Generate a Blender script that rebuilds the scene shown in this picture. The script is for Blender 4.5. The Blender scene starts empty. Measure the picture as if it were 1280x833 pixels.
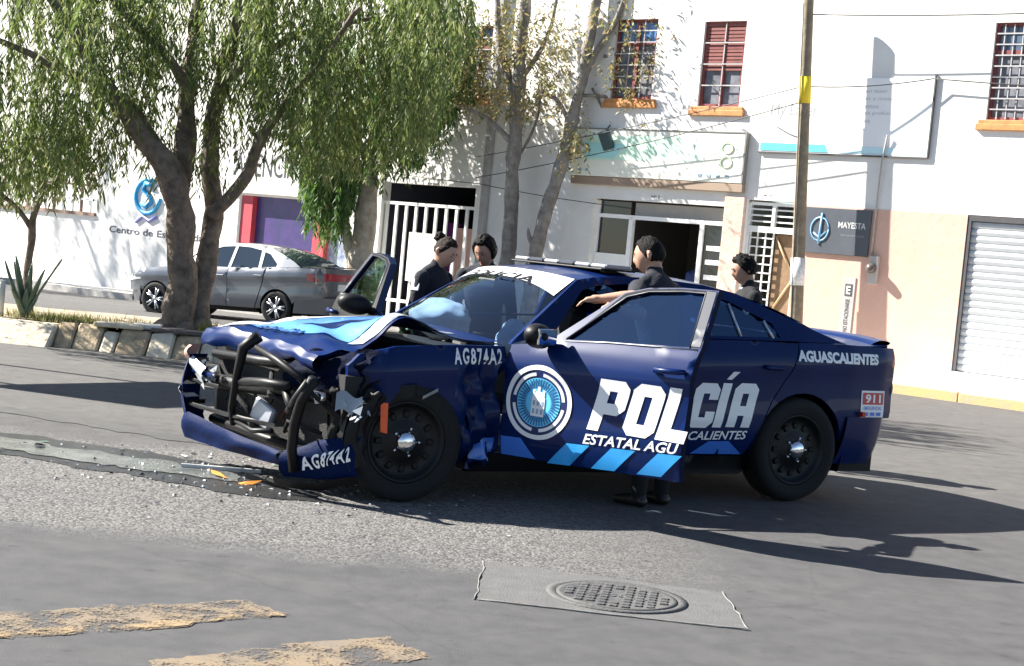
import bpy, bmesh, math, random
import numpy as np
from mathutils import Vector, Matrix, noise
from mathutils.geometry import delaunay_2d_cdt
R = math.radians
rnd = random.Random(7)
S = bpy.context.scene
COL = S.collection
interp = np.interp

# ------------------------------------------------------------------ camera
CAM_F, PITCH, ROLL, CAM_H = 2000.6, 0.0519598549, 0.0939551745, 1.56678722
cr = Vector((1, 0, 0)); cu = Vector((0, math.sin(PITCH), math.cos(PITCH))); cf = Vector((0, math.cos(PITCH), -math.sin(PITCH)))
cr2 = cr*math.cos(ROLL) + cu*math.sin(ROLL); cu2 = cu*math.cos(ROLL) - cr*math.sin(ROLL)
cd = bpy.data.cameras.new("camera"); cam = bpy.data.objects.new("camera", cd); COL.objects.link(cam)
cam.matrix_world = Matrix(((cr2.x, cu2.x, -cf.x, 0), (cr2.y, cu2.y, -cf.y, 0), (cr2.z, cu2.z, -cf.z, CAM_H), (0, 0, 0, 1)))
cd.sensor_width = 36; cd.lens = CAM_F/1280*36; cd.clip_end = 400; cd.clip_start = .1
S.camera = cam
def at(x, y, Y):                       # photo pixel + depth -> world point
    d = cf + cr2*((x-640)/CAM_F) - cu2*((y-416.5)/CAM_F)
    return Vector((0, 0, CAM_H)) + d*(Y/d.y)

# ------------------------------------------------------------------ light
SUN_EL = R(38); SUN_TRAVEL = R(-17)          # direction the light travels on the ground, from +X
sd = bpy.data.lights.new("sun", 'SUN'); sd.energy = 5.0; sd.angle = R(.5); sd.color = (1, .95, .87)
sun = bpy.data.objects.new("sun", sd); COL.objects.link(sun)
trav = Vector((math.cos(SUN_TRAVEL)*math.cos(SUN_EL), math.sin(SUN_TRAVEL)*math.cos(SUN_EL), -math.sin(SUN_EL)))
sun.rotation_euler = trav.to_track_quat('-Z', 'Y').to_euler(); sun.location = (-20, 6, 20)
wd = bpy.data.worlds.new("World"); S.world = wd; wd.use_nodes = True
nt = wd.node_tree; bg = nt.nodes["Background"]; bg.inputs[1].default_value = .05
sky = nt.nodes.new("ShaderNodeTexSky"); sky.sky_type = 'NISHITA'; sky.sun_disc = False
sky.sun_elevation = SUN_EL; sky.sun_rotation = math.atan2(-trav.x, -trav.y); sky.altitude = 1800
nt.links.new(sky.outputs[0], bg.inputs[0])
S.view_settings.view_transform = 'Standard'; S.view_settings.look = 'None'; S.view_settings.gamma = 1
S.view_settings.exposure = 1.9

# ------------------------------------------------------------------ materials
MATS = {}
def mat(name, col, rough=.6, metal=0, coat=0, noise_amt=0, scale=8, bump=0, bscale=60, alpha=1, col2=None, emit=None, spec=.5, det=4):
    if name in MATS: return MATS[name]
    m = bpy.data.materials.new(name); m.use_nodes = True; t = m.node_tree; b = t.nodes["Principled BSDF"]
    b.inputs["Base Color"].default_value = (*col, 1); b.inputs["Roughness"].default_value = rough
    b.inputs["Metallic"].default_value = metal; b.inputs["Coat Weight"].default_value = coat; b.inputs["Coat Roughness"].default_value = .04
    b.inputs["Specular IOR Level"].default_value = spec
    tc = None
    if noise_amt or bump:
        tc = t.nodes.new("ShaderNodeTexCoord")
    if noise_amt:
        n = t.nodes.new("ShaderNodeTexNoise"); n.inputs["Scale"].default_value = scale; n.inputs["Detail"].default_value = det; n.inputs["Roughness"].default_value = .65
        t.links.new(tc.outputs["Object"], n.inputs["Vector"])
        cr_ = t.nodes.new("ShaderNodeValToRGB"); cr_.color_ramp.elements[0].position = .3; cr_.color_ramp.elements[1].position = .72
        c2 = col2 or tuple(c*(1-noise_amt) for c in col); c1 = col if col2 else tuple(min(1, c*(1+noise_amt*.6)) for c in col)
        cr_.color_ramp.elements[0].color = (*c2, 1); cr_.color_ramp.elements[1].color = (*c1, 1)
        t.links.new(n.outputs["Fac"], cr_.inputs[0]); t.links.new(cr_.outputs[0], b.inputs["Base Color"])
    if bump:
        n2 = t.nodes.new("ShaderNodeTexNoise"); n2.inputs["Scale"].default_value = bscale; n2.inputs["Detail"].default_value = 3
        t.links.new(tc.outputs["Object"], n2.inputs["Vector"])
        bp = t.nodes.new("ShaderNodeBump"); bp.inputs["Strength"].default_value = bump; bp.inputs["Distance"].default_value = .02
        t.links.new(n2.outputs["Fac"], bp.inputs["Height"]); t.links.new(bp.outputs[0], b.inputs["Normal"])
    MATS[name] = m; return m
def glassmat(name, tint, gloss=.12, grough=.02, clear=.7, gcol=(.9, .95, 1)):
    if name in MATS: return MATS[name]
    m = bpy.data.materials.new(name); m.use_nodes = True; t = m.node_tree; t.nodes.remove(t.nodes["Principled BSDF"])
    o = t.nodes["Material Output"]; tr = t.nodes.new("ShaderNodeBsdfTransparent"); tr.inputs[0].default_value = (*[clear*c for c in tint], 1)
    gl = t.nodes.new("ShaderNodeBsdfGlossy"); gl.inputs["Roughness"].default_value = grough; gl.inputs[0].default_value = (*gcol, 1)
    fr = t.nodes.new("ShaderNodeFresnel"); fr.inputs[0].default_value = 1.5
    ad = t.nodes.new("ShaderNodeMath"); ad.operation = 'ADD'; ad.inputs[1].default_value = gloss; t.links.new(fr.outputs[0], ad.inputs[0])
    mx = t.nodes.new("ShaderNodeMixShader"); t.links.new(ad.outputs[0], mx.inputs[0]); t.links.new(tr.outputs[0], mx.inputs[1]); t.links.new(gl.outputs[0], mx.inputs[2])
    t.links.new(mx.outputs[0], o.inputs[0]); MATS[name] = m; return m
def leafmat(name, c1, c2, c3, trans=.35):
    m = bpy.data.materials.new(name); m.use_nodes = True; t = m.node_tree; b = t.nodes["Principled BSDF"]; b.inputs["Roughness"].default_value = .55
    g = t.nodes.new("ShaderNodeNewGeometry"); cr_ = t.nodes.new("ShaderNodeValToRGB"); e = cr_.color_ramp.elements
    e[0].color = (*c1, 1); e[1].color = (*c3, 1); x = e.new(.5); x.color = (*c2, 1)
    t.links.new(g.outputs["Random Per Island"], cr_.inputs[0]); t.links.new(cr_.outputs[0], b.inputs["Base Color"])
    tl = t.nodes.new("ShaderNodeBsdfTranslucent"); t.links.new(cr_.outputs[0], tl.inputs[0])
    mx = t.nodes.new("ShaderNodeMixShader"); mx.inputs[0].default_value = trans
    t.links.new(b.outputs[0], mx.inputs[1]); t.links.new(tl.outputs[0], mx.inputs[2]); t.links.new(mx.outputs[0], t.nodes["Material Output"].inputs[0])
    MATS[name] = m; return m
BLUE = mat('police_blue', (.0012, .0125, .075), .36, 0, .2, .15, 3, spec=.12)
BLUE_D = mat('dull_blue', (.0012, .009, .05), .6, 0, 0, .3, 6, .15, 30, spec=.06)
BLACK = mat('black_plastic', (.004, .004, .005), .5, 0, 0, .3, 20, spec=.25)
DARK = mat('dark_interior', (.007, .007, .009), .8)
RUBBER = mat('tyre_rubber', (.0045, .0045, .005), .85, 0, 0, .3, 30, .2, 80)
STEELB = mat('black_steel', (.005, .005, .006), .45, .1, 0, .2, 12, spec=.3)
CHROME = mat('chrome', (.7, .7, .72), .12, 1)
GREYM = mat('grey_metal', (.22, .23, .25), .45, .7, 0, .3, 10)
WHITE = mat('white_vinyl', (.80, .80, .80), .4, 0, .3)
CYAN = mat('cyan_vinyl', (.035, .35, .80), .35, 0, .3)
MIDB = mat('mid_blue_vinyl', (.045, .17, .60), .35, 0, .3)
SKYB = mat('pale_blue_vinyl', (.10, .30, .72), .3, 0, .6)
REDP = mat('red_lens', (.5, .02, .01), .25)
ORANGE = mat('orange_lens', (.75, .11, .03), .3)
CLEAR = mat('headlamp_clear', (.55, .58, .60), .15, .3)
TINT = glassmat('tinted_glass', (.20, .38, .70), .13, .03, .60, (.42, .66, 1))
WGLASS = glassmat('windshield_glass', (.62, .80, 1.0), .07, .02, .80)
DGLASS = glassmat('dark_glass', (.10, .14, .20), .06, .03, .5)
GGLASS = glassmat('green_glass', (.22, .42, .30), .06, .03, .8)

# ------------------------------------------------------------------ helpers
def tag(o, label=None, cat=None, group=None, kind=None):
    if label: o['label'] = label
    if cat: o['category'] = cat
    if group: o['group'] = group
    if kind: o['kind'] = kind
    return o
def empty(name, loc=(0, 0, 0), rz=0, label=None, cat=None, group=None, kind=None):
    o = bpy.data.objects.new(name, None); COL.objects.link(o); o.location = loc; o.rotation_euler = (0, 0, rz); o.empty_display_size = .2
    return tag(o, label, cat, group, kind)
def copy_tree(o, parent=None):
    c = o.copy(); COL.objects.link(c)
    if parent: c.parent = parent
    for ch in list(o.children): copy_tree(ch, c)
    return c
def link(name, me, m, parent=None):
    o = bpy.data.objects.new(name, me); COL.objects.link(o)
    for x in (m if isinstance(m, (list, tuple)) else [m]): me.materials.append(x)
    if parent: o.parent = parent
    return o
class MB:
    def __init__(s): s.v = []; s.f = []; s.mi = []; s.sm = []
    def add(s, vs, fs, mi=0, smooth=False):
        n = len(s.v); s.v += [tuple(v) for v in vs]
        for f in fs: s.f.append(tuple(n+i for i in f)); s.mi.append(mi); s.sm.append(smooth)
        return s
    def box(s, x0, x1, y0, y1, z0, z1, mi=0, M=None, bev=0):
        if bev:
            b = bev; pts = []
            P = [(x0+b, y0), (x1-b, y0), (x1, y0+b), (x1, y1-b), (x1-b, y1), (x0+b, y1), (x0, y1-b), (x0, y0+b)]
            cx, cy = (x0+x1)/2, (y0+y1)/2
            ring = lambda z, k: [(x+(b*k if x < cx else -b*k), y+(b*k if y < cy else -b*k), z) for x, y in P]
            pts = ring(z0, .7)+ring(z0+b, 0)+ring(z1-b, 0)+ring(z1, .7)
            fs = [tuple(range(7, -1, -1)), tuple(range(24, 32))]
            for k in range(3):
                for i in range(8): fs.append((k*8+i, k*8+(i+1) % 8, k*8+8+(i+1) % 8, k*8+8+i))
            vs = pts
        else:
            vs = [(x0, y0, z0), (x1, y0, z0), (x1, y1, z0), (x0, y1, z0), (x0, y0, z1), (x1, y0, z1), (x1, y1, z1), (x0, y1, z1)]
            fs = [(3, 2, 1, 0), (4, 5, 6, 7), (0, 1, 5, 4), (1, 2, 6, 5), (2, 3, 7, 6), (3, 0, 4, 7)]
        if M is not None: vs = [M @ Vector(v) for v in vs]
        return s.add(vs, fs, mi)
    def tube(s, pts, rad, seg=8, mi=0, caps=True, smooth=True):
        pts = [Vector(p) for p in pts]; n = len(pts); rr = rad if isinstance(rad, (list, tuple)) else [rad]*n
        vs = []; fs = []; prev = None
        for i, p in enumerate(pts):
            d = (pts[min(i+1, n-1)]-pts[max(i-1, 0)]).normalized()
            a = prev - d*prev.dot(d) if prev else d.orthogonal()
            if a.length < 1e-4: a = d.orthogonal()
            a.normalize(); prev = a; b = d.cross(a)
            for k in range(seg):
                t = 2*math.pi*k/seg; vs.append(p+(a*math.cos(t)+b*math.sin(t))*rr[i])
        for i in range(n-1):
            for k in range(seg): fs.append((i*seg+k, i*seg+(k+1) % seg, (i+1)*seg+(k+1) % seg, (i+1)*seg+k))
        if caps: fs.append(tuple(range(seg-1, -1, -1))); fs.append(tuple((n-1)*seg+k for k in range(seg)))
        return s.add(vs, fs, mi, smooth)
    def lathe(s, prof, axis='y', seg=40, c=(0, 0, 0), mi=0, smooth=True):   # prof: (radius, offset along axis)
        vs = []; fs = []; n = len(prof)
        for k in range(seg):
            t = 2*math.pi*k/seg
            for r_, h in prof:
                if axis == 'y': vs.append((c[0]+r_*math.cos(t), c[1]+h, c[2]+r_*math.sin(t)))
                elif axis == 'z': vs.append((c[0]+r_*math.cos(t), c[1]+r_*math.sin(t), c[2]+h))
                else: vs.append((c[0]+h, c[1]+r_*math.cos(t), c[2]+r_*math.sin(t)))
        for k in range(seg):
            for i in range(n-1):
                fs.append((k*n+i, ((k+1) % seg)*n+i, ((k+1) % seg)*n+i+1, k*n+i+1))
        return s.add(vs, fs, mi, smooth)
    def grid(s, nu, nv, fn, mi=0, smooth=True):
        vs = [fn(i/nu, j/nv) for i in range(nu+1) for j in range(nv+1)]
        fs = [(i*(nv+1)+j, (i+1)*(nv+1)+j, (i+1)*(nv+1)+j+1, i*(nv+1)+j+1) for i in range(nu) for j in range(nv)]
        return s.add(vs, fs, mi, smooth)
    def prism(s, poly, d0, d1, fn, mi=0):     # polygon in 2D extruded between depths; fn(u,v,d)->xyz
        n = len(poly); vs = [fn(u, v, d0) for u, v in poly]+[fn(u, v, d1) for u, v in poly]
        fs = [tuple(range(n)), tuple(range(2*n-1, n-1, -1))]+[(i, i+n, (i+1) % n+n, (i+1) % n) for i in range(n)]
        return s.add(vs, fs, mi)
    def build(s, name, m, parent=None, **k):
        me = bpy.data.meshes.new(name); me.from_pydata(s.v, [], s.f)
        me.polygons.foreach_set('material_index', s.mi); me.polygons.foreach_set('use_smooth', s.sm)
        bm = bmesh.new(); bm.from_mesh(me); bmesh.ops.recalc_face_normals(bm, faces=bm.faces); bm.to_mesh(me); bm.free()
        me.update(); o = link(name, me, m, parent)
        return tag(o, **k)
def inside(p, poly):
    x, y = p; c = False; n = len(poly); j = n-1
    for i in range(n):
        xi, yi = poly[i]; xj, yj = poly[j]
        if (yi > y) != (yj > y) and x < (xj-xi)*(y-yi)/(yj-yi)+xi: c = not c
        j = i
    return c
def dense(poly, sp):
    out = []
    for i, a in enumerate(poly):
        b = poly[(i+1) % len(poly)]; n = max(1, int(math.hypot(b[0]-a[0], b[1]-a[1])/sp+.5))
        for k in range(n): out.append((a[0]+(b[0]-a[0])*k/n, a[1]+(b[1]-a[1])*k/n))
    return out
def cdt(outline, holes=(), sp=.05):
    loops = [dense(outline, sp)]+[dense(h, sp) for h in holes]
    V = []; E = []
    for L in loops:
        n = len(V); V += L; E += [(n+i, n+(i+1) % len(L)) for i in range(len(L))]
    xs = [p[0] for p in outline]; ys = [p[1] for p in outline]
    nx = int((max(xs)-min(xs))/sp); ny = int((max(ys)-min(ys))/sp); nb = len(V); B = np.array(V)
    if nx*ny < 20000:
        for i in range(1, nx+1):
            for j in range(1, ny+1):
                p = (min(xs)+i*sp+.003*((j*7) % 3), min(ys)+j*sp)
                if p[0] < max(xs) and p[1] < max(ys) and inside(p, loops[0]) and not any(inside(p, h) for h in loops[1:]):
                    if ((B[:, 0]-p[0])**2+(B[:, 1]-p[1])**2).min() > (sp*.45)**2: V.append(p)
    v, e, f, *_ = delaunay_2d_cdt([Vector(p) for p in V], E, [], 0, 1e-6)
    v = [tuple(p) for p in v]; F = []
    for t in f:
        c = (sum(v[i][0] for i in t)/3, sum(v[i][1] for i in t)/3)
        if inside(c, loops[0]) and not any(inside(c, h) for h in loops[1:]): F.append(tuple(t))
    return v, F, loops
def panel(mb, outline, fn, holes=(), sp=.05, back=None, mi=0, smooth=True, bmi=None):
    """2D outline mapped by fn(u,v,d) (d = depth behind the skin); edges folded back by `back`."""
    v, F, loops = cdt(outline, holes, sp)
    mb.add([fn(a, b, 0) for a, b in v], F, mi, smooth)
    if back:
        for L in loops:
            n = len(L); vs = [fn(a, b, 0) for a, b in L]+[fn(a, b, back) for a, b in L]
            mb.add(vs, [(i, (i+1) % n, (i+1) % n+n, i+n) for i in range(n)], mi if bmi is None else bmi)
    return mb
def text_mesh(body, size, bold=0, shear=0, sx=1, space=1):
    c = bpy.data.curves.new('text', 'FONT'); c.body = body; c.size = size; c.offset = bold; c.shear = shear; c.space_character = space
    c.resolution_u = 3; o = bpy.data.objects.new('text', c); COL.objects.link(o)
    dg = bpy.context.evaluated_depsgraph_get(); me = bpy.data.meshes.new_from_object(o.evaluated_get(dg))
    bpy.data.objects.remove(o); bpy.data.curves.remove(c)
    V = [(p.co.x*sx, p.co.y) for p in me.vertices]; F = [tuple(p.vertices) for p in me.polygons]; bpy.data.meshes.remove(me)
    return V, F
def fit_text(body, w, h, bold=0, shear=0, space=1):
    """text polygons scaled to fill a w x h box, origin lower left"""
    V, F = text_mesh(body, 1, bold, shear, 1, space); A = np.array(V); lo = A.min(0); hi = A.max(0)
    A = (A-lo)/(hi-lo)*np.array([w, h]); return [tuple(a) for a in A], F
def cut(V, F, sp):
    bm = bmesh.new(); bv = [bm.verts.new((a, b, 0)) for a, b in V]
    for f in F:
        try: bm.faces.new([bv[i] for i in f])
        except ValueError: pass
    A = np.array(V); lo = A.min(0); hi = A.max(0)
    for ax in (0, 1):
        x = lo[ax]+sp
        while x < hi[ax]:
            no = Vector((1, 0, 0)) if ax == 0 else Vector((0, 1, 0)); co = no*float(x)
            bmesh.ops.bisect_plane(bm, geom=bm.verts[:]+bm.edges[:]+bm.faces[:], plane_co=co, plane_no=no); x += sp
    bm.verts.index_update(); V2 = [(v.co.x, v.co.y) for v in bm.verts]; F2 = [tuple(v.index for v in f.verts) for f in bm.faces]; bm.free()
    return V2, F2
GLY = {  # heavy block capitals on a 4 x 6 grid: outlines, holes
 'P': ([[(0, 0), (1.5, 0), (1.5, 2), (3.2, 2), (4, 2.8), (4, 5.2), (3.2, 6), (0, 6)]], [[(1.5, 3.3), (2.5, 3.3), (2.5, 4.7), (1.5, 4.7)]]),
 'O': ([[(.8, 0), (3.2, 0), (4, .8), (4, 5.2), (3.2, 6), (.8, 6), (0, 5.2), (0, .8)]], [[(1.5, 1.4), (2.5, 1.4), (2.5, 4.6), (1.5, 4.6)]]),
 'L': ([[(0, 0), (3.6, 0), (3.6, 1.4), (1.5, 1.4), (1.5, 6), (0, 6)]], []),
 'I': ([[(0, 0), (1.5, 0), (1.5, 6), (0, 6)]], []),
 '!': ([[(0, 0), (1.5, 0), (1.5, 6), (0, 6)], [(.3, 6.5), (1.2, 6.5), (2.1, 7.6), (1, 7.6)]], []),
 'C': ([[(.8, 0), (3.2, 0), (4, .8), (4, 2.2), (2.5, 2.2), (2.5, 1.4), (1.5, 1.4), (1.5, 4.6), (2.5, 4.6), (2.5, 3.8), (4, 3.8), (4, 5.2), (3.2, 6), (.8, 6), (0, 5.2), (0, .8)]], []),
 'A': ([[(0, 0), (1.5, 0), (1.5, 1.6), (2.5, 1.6), (2.5, 0), (4, 0), (4, 5.2), (3.2, 6), (.8, 6), (0, 5.2)]], [[(1.5, 2.9), (2.5, 2.9), (2.5, 4.6), (1.5, 4.6)]]),
}
def block_letter(ch, x, z, w, h, shear=.28):
    V = []; F = []
    outs, holes = GLY[ch]
    for k, o in enumerate(outs):
        f = lambda p: (x+p[0]/4*w+p[1]/6*h*shear, z+p[1]/6*h)
        v, ff, _ = cdt([f(p) for p in o], [[f(p) for p in hh] for hh in holes] if k == 0 else [], .035)
        n = len(V); V += v; F += [tuple(n+i for i in t) for t in ff]
    return V, F

# ------------------------------------------------------------------ ground
PSI = R(40); G0 = Vector((6.72545927, 24.38729372, 0)); FD = Vector((math.cos(PSI), -math.sin(PSI), 0)); FN = Vector((-math.sin(PSI), -math.cos(PSI), 0))
SMAP = ([-48, -24, -20, -17, -15, -12, -9, -6, -4, -2, 0, 1, 10], [-61, -28.82, -23.45, -19.585, -17.08, -13.434, -9.907, -6.496, -4.284, -2.119, 0, 1.043, 10.3])
def sx(v): return float(interp(v, *SMAP))      # bay positions along the street, in metres from the garage corner
def base_z(s): return float(interp(s, [-40, -26, -17, -12, -6, 0, 30], [-.52, -.46, -.36, -.22, -.06, 0, 0]))
def sm(x): x = max(0, min(1, x)); return x*x*(3-2*x)
def ground_z(x, y):
    d = Vector((x, y, 0))-G0; s = float(interp(d.dot(FD), SMAP[1], SMAP[0])); o = d.dot(FN)
    return base_z(s)*sm((11-o)/7.5)
def fac(s, o=0, z=0): p = G0+FD*sx(s)+FN*o; p.z = z; return p

def asphalt_material():
    m = bpy.data.materials.new('asphalt'); m.use_nodes = True; t = m.node_tree; N = t.nodes; L = t.links; b = N["Principled BSDF"]; b.inputs["Roughness"].default_value = .85
    b.inputs["Specular IOR Level"].default_value = .3
    tc = N.new("ShaderNodeTexCoord"); mp = tc.outputs["Object"]
    def noi(sc, det=4, ro=.6):
        n = N.new("ShaderNodeTexNoise"); n.inputs["Scale"].default_value = sc; n.inputs["Detail"].default_value = det; n.inputs["Roughness"].default_value = ro; L.new(mp, n.inputs["Vector"]); return n.outputs["Fac"]
    def ramp(f, a, c0, bb, c1):
        r_ = N.new("ShaderNodeValToRGB"); r_.color_ramp.elements[0].position = a; r_.color_ramp.elements[1].position = bb; r_.color_ramp.elements[0].color = (*c0, 1); r_.color_ramp.elements[1].color = (*c1, 1); L.new(f, r_.inputs[0]); return r_.outputs[0]
    def mix(f, a, c, mode='MIX'):
        x = N.new("ShaderNodeMix"); x.data_type = 'RGBA'; x.blend_type = mode
        if isinstance(f, float): x.inputs[0].default_value = f
        else: L.new(f, x.inputs[0])
        L.new(a, x.inputs[6]); L.new(c, x.inputs[7]); return x.outputs[2]
    fine = noi(220, 2, .8); big = noi(.7, 5); mid = noi(6, 5)
    smooth_c = ramp(mid, .35, (.083, .083, .085), .68, (.112, .111, .112))
    # coarse stone-chip patch: world region left of and in front of the wreck
    v = N.new("ShaderNodeTexVoronoi"); v.inputs["Scale"].default_value = 62; L.new(mp, v.inputs["Vector"])
    sep = N.new("ShaderNodeSeparateColor"); L.new(v.outputs["Color"], sep.inputs[0])
    chips = ramp(sep.outputs[0], .12, (.05, .049, .049), .78, (.27, .262, .25))
    chips_n = ramp(fine, .32, (.085, .084, .083), .68, (.19, .185, .178))
    chips = mix(.4, chips, chips_n)
    sx = N.new("ShaderNodeSeparateXYZ"); L.new(mp, sx.inputs[0])
    # patch mask: y between 8 and 10.6 for x < 0.5, wobbly edge
    def mth(op, a, c):
        x = N.new("ShaderNodeMath"); x.operation = op
        for i, k in ((0, a), (1, c)):
            if isinstance(k, (int, float)): x.inputs[i].default_value = k
            else: L.new(k, x.inputs[i])
        return x.outputs[0]
    wob = mth('MULTIPLY', mth('SUBTRACT', noi(1.6, 5), .5), .9)
    yy = mth('ADD', sx.outputs[1], wob); xx = mth('ADD', sx.outputs[0], wob)
    def step(val, e0, e1):
        x = N.new("ShaderNodeMapRange"); x.inputs[1].default_value = e0; x.inputs[2].default_value = e1; L.new(val, x.inputs[0]); return x.outputs[0]
    m1 = step(yy, 7.5, 8.0); m2 = step(yy, 11.2, 10.7); m3 = step(xx, 1.4, .2)
    mask = mth('MULTIPLY', mth('MULTIPLY', m1, m2), m3)
    far_c = ramp(mid, .3, (.105, .103, .10), .7, (.15, .146, .14))
    far_m = step(yy, 10.6, 12.5)
    c = mix(far_m, smooth_c, far_c); c = mix(mask, c, chips)
    spk = ramp(fine, .25, (.62, .62, .63), .75, (1.12, 1.115, 1.11)); c = mix(1.0, c, spk, 'MULTIPLY')
    blot = ramp(big, .3, (.86, .86, .87), .7, (.99, .985, .975)); c = mix(1.0, c, blot, 'MULTIPLY')
    # old dark drips and tyre-polished streaks along the road
    mp2 = N.new("ShaderNodeMapping"); mp2.inputs["Scale"].default_value = (.35, 3.2, 1); mp2.inputs["Rotation"].default_value = (0, 0, R(8)); L.new(mp, mp2.inputs[0])
    st = N.new("ShaderNodeTexNoise"); st.inputs["Scale"].default_value = 1.6; st.inputs["Detail"].default_value = 6; L.new(mp2.outputs[0], st.inputs["Vector"])
    c = mix(1.0, c, ramp(st.outputs["Fac"], .36, (.95, .95, .955), .58, (1.01, 1.01, 1.0)), 'MULTIPLY')
    # crack lines
    vc = N.new("ShaderNodeTexVoronoi"); vc.feature = 'DISTANCE_TO_EDGE'; vc.inputs["Scale"].default_value = .55; 
    wv = N.new("ShaderNodeMix"); wv.data_type = 'VECTOR'; wv.inputs[0].default_value = .12; L.new(mp, wv.inputs[4])
    nn = N.new("ShaderNodeTexNoise"); nn.inputs["Scale"].default_value = 3; nn.inputs["Detail"].default_value = 5; L.new(mp, nn.inputs["Vector"]); L.new(nn.outputs["Color"], wv.inputs[5]); L.new(wv.outputs[1], vc.inputs["Vector"])
    c = mix(1.0, c, ramp(vc.outputs["Distance"], .002, (.88, .88, .88), .006, (1, 1, 1)), 'MULTIPLY')
    c = mix(1.0, c, ramp(noi(1.15, 6, .7), .58, (1, 1, 1), .74, (.80, .80, .81)), 'MULTIPLY'); c = mix(1.0, c, ramp(noi(9, 3, .5), .66, (1, 1, 1), .72, (.74, .74, .75)), 'MULTIPLY')
    L.new(c, b.inputs["Base Color"])
    bp = N.new("ShaderNodeBump"); bp.inputs["Strength"].default_value = .55; bp.inputs["Distance"].default_value = .012
    hm = N.new("ShaderNodeMath"); hm.operation = 'ADD'; L.new(fine, hm.inputs[0])
    vm = mth('MULTIPLY', mth('MULTIPLY', v.outputs["Distance"], -1.6), mask); L.new(vm, hm.inputs[1]); L.new(hm.outputs[0], bp.inputs["Height"]); L.new(bp.outputs[0], b.inputs["Normal"])
    return m
def build_ground():
    xs = np.concatenate([np.linspace(-150, -20, 14)[:-1], np.arange(-20, 14.1, .8), np.linspace(14, 150, 14)[1:]])
    ys = np.concatenate([np.linspace(-60, 0, 8)[:-1], np.arange(0, 42.1, .8), np.linspace(42, 200, 14)[1:]])
    mb = MB(); nx, ny = len(xs), len(ys)
    vs = [(x, y, ground_z(x, y)) for x in xs for y in ys]
    mb.add(vs, [(i*ny+j, (i+1)*ny+j, (i+1)*ny+j+1, i*ny+j+1) for i in range(nx-1) for j in range(ny-1)], 0, True)
    mb.build('road', asphalt_material(), kind='structure')
build_ground()
exec_order = []

# ================================================================== police car
def sm01(a, b, x): return sm((x-a)/(b-a))
class Shape:
    Pl = [-.97, -.85, -.6, -.3, 0, .8, 2, 2.6, 3.05, 3.5, 3.85, 4.0, 4.06]
    Pw = [.72, .80, .885, .93, .945, .945, .945, .95, .955, .935, .885, .83, .76]
    Dz = [-.68, -.60, -.50, -.38, -.25, -.10, -.03, 0, .05, .12, .2, .3]
    Dw = [-.10, -.05, -.02, -.004, -.014, -.016, -.004, 0, -.013, -.040, -.075, -.12]
    Bl = [-1, .65, 1.0, 1.95, 2.8, 3.4, 4.1]; Bz = [.99, .995, 1.03, 1.085, 1.112, 1.12, 1.12]
    k = .62; cz0 = .84; cz1 = .055
    Rl = [1.15, 1.27, 1.4, 1.65, 1.95, 2.3, 2.55, 2.9, 3.2, 3.45]; Rz = [1.40, 1.41, 1.435, 1.458, 1.462, 1.447, 1.41, 1.29, 1.19, 1.12]
    def belt(s, l): return float(interp(l, s.Bl, s.Bz))
    def low(s, l, z):
        f = lambda q: float(interp(q-(s.cz0+s.cz1*(l-.65)), s.Dz, s.Dw))
        return float(interp(l, s.Pl, s.Pw)) + (f(z-.012)+f(z)+f(z+.012))/3
    def W(s, l, z):
        b = s.belt(l)
        return s.low(l, z) if z <= b else s.low(l, b)-.010-s.k*(z-b)
    def rail(s, l): return float(interp(l, s.Rl, s.Rz))
def P(l, w, z): return (l, -w, z)
def arc(cx, cz, r_, a0, a1, n=16): return [(cx+r_*math.cos(R(a0+(a1-a0)*i/n)), cz+r_*math.sin(R(a0+(a1-a0)*i/n))) for i in range(n+1)]
SH = Shape()
CAR_YAW = 0.549558391
car = empty('police_car', (-1.0343585, 10.2714447, 0), CAR_YAW, 'wrecked dark blue police sedan with a crushed front and its driver door open', 'police car')
def crush(l, w, z, amt=1):
    if l < .25:
        k = min(1.1, (.25-l)/1.2)**1.6*amt
        l2 = l+float(interp(w, [-.85, .85], [.15, .38]))*k
        q = Vector((l*5, w*5, z*5)); j = .014*k*sm01(-.5, .5, w)
        nz = noise.noise_vector(q); return (l2+nz.x*j, w+nz.y*j, z+nz.z*j)
    return (l, w, z)
def side_fn(side, dep=1.0, off=0, cr_=False, dent=None):
    def fn(l, z, d):
        w = SH.W(l, z)+off-d*dep
        if dent: w += dent(l, z)
        p = (l, side*w, z)
        if cr_: p = crush(*p)
        return P(*p)
    return fn
def fender_dent(l, z):            # buckled sheet between front wheel and door
    k = sm01(.28, .42, l)*sm01(.70, .60, l)*sm01(.90, .78, z)
    return k*(-.055+.05*math.sin((l*1.6+z*.35)*34)+.03*math.sin((l-z)*23+1)) - .05*sm01(-.25, -.45, l)
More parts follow.
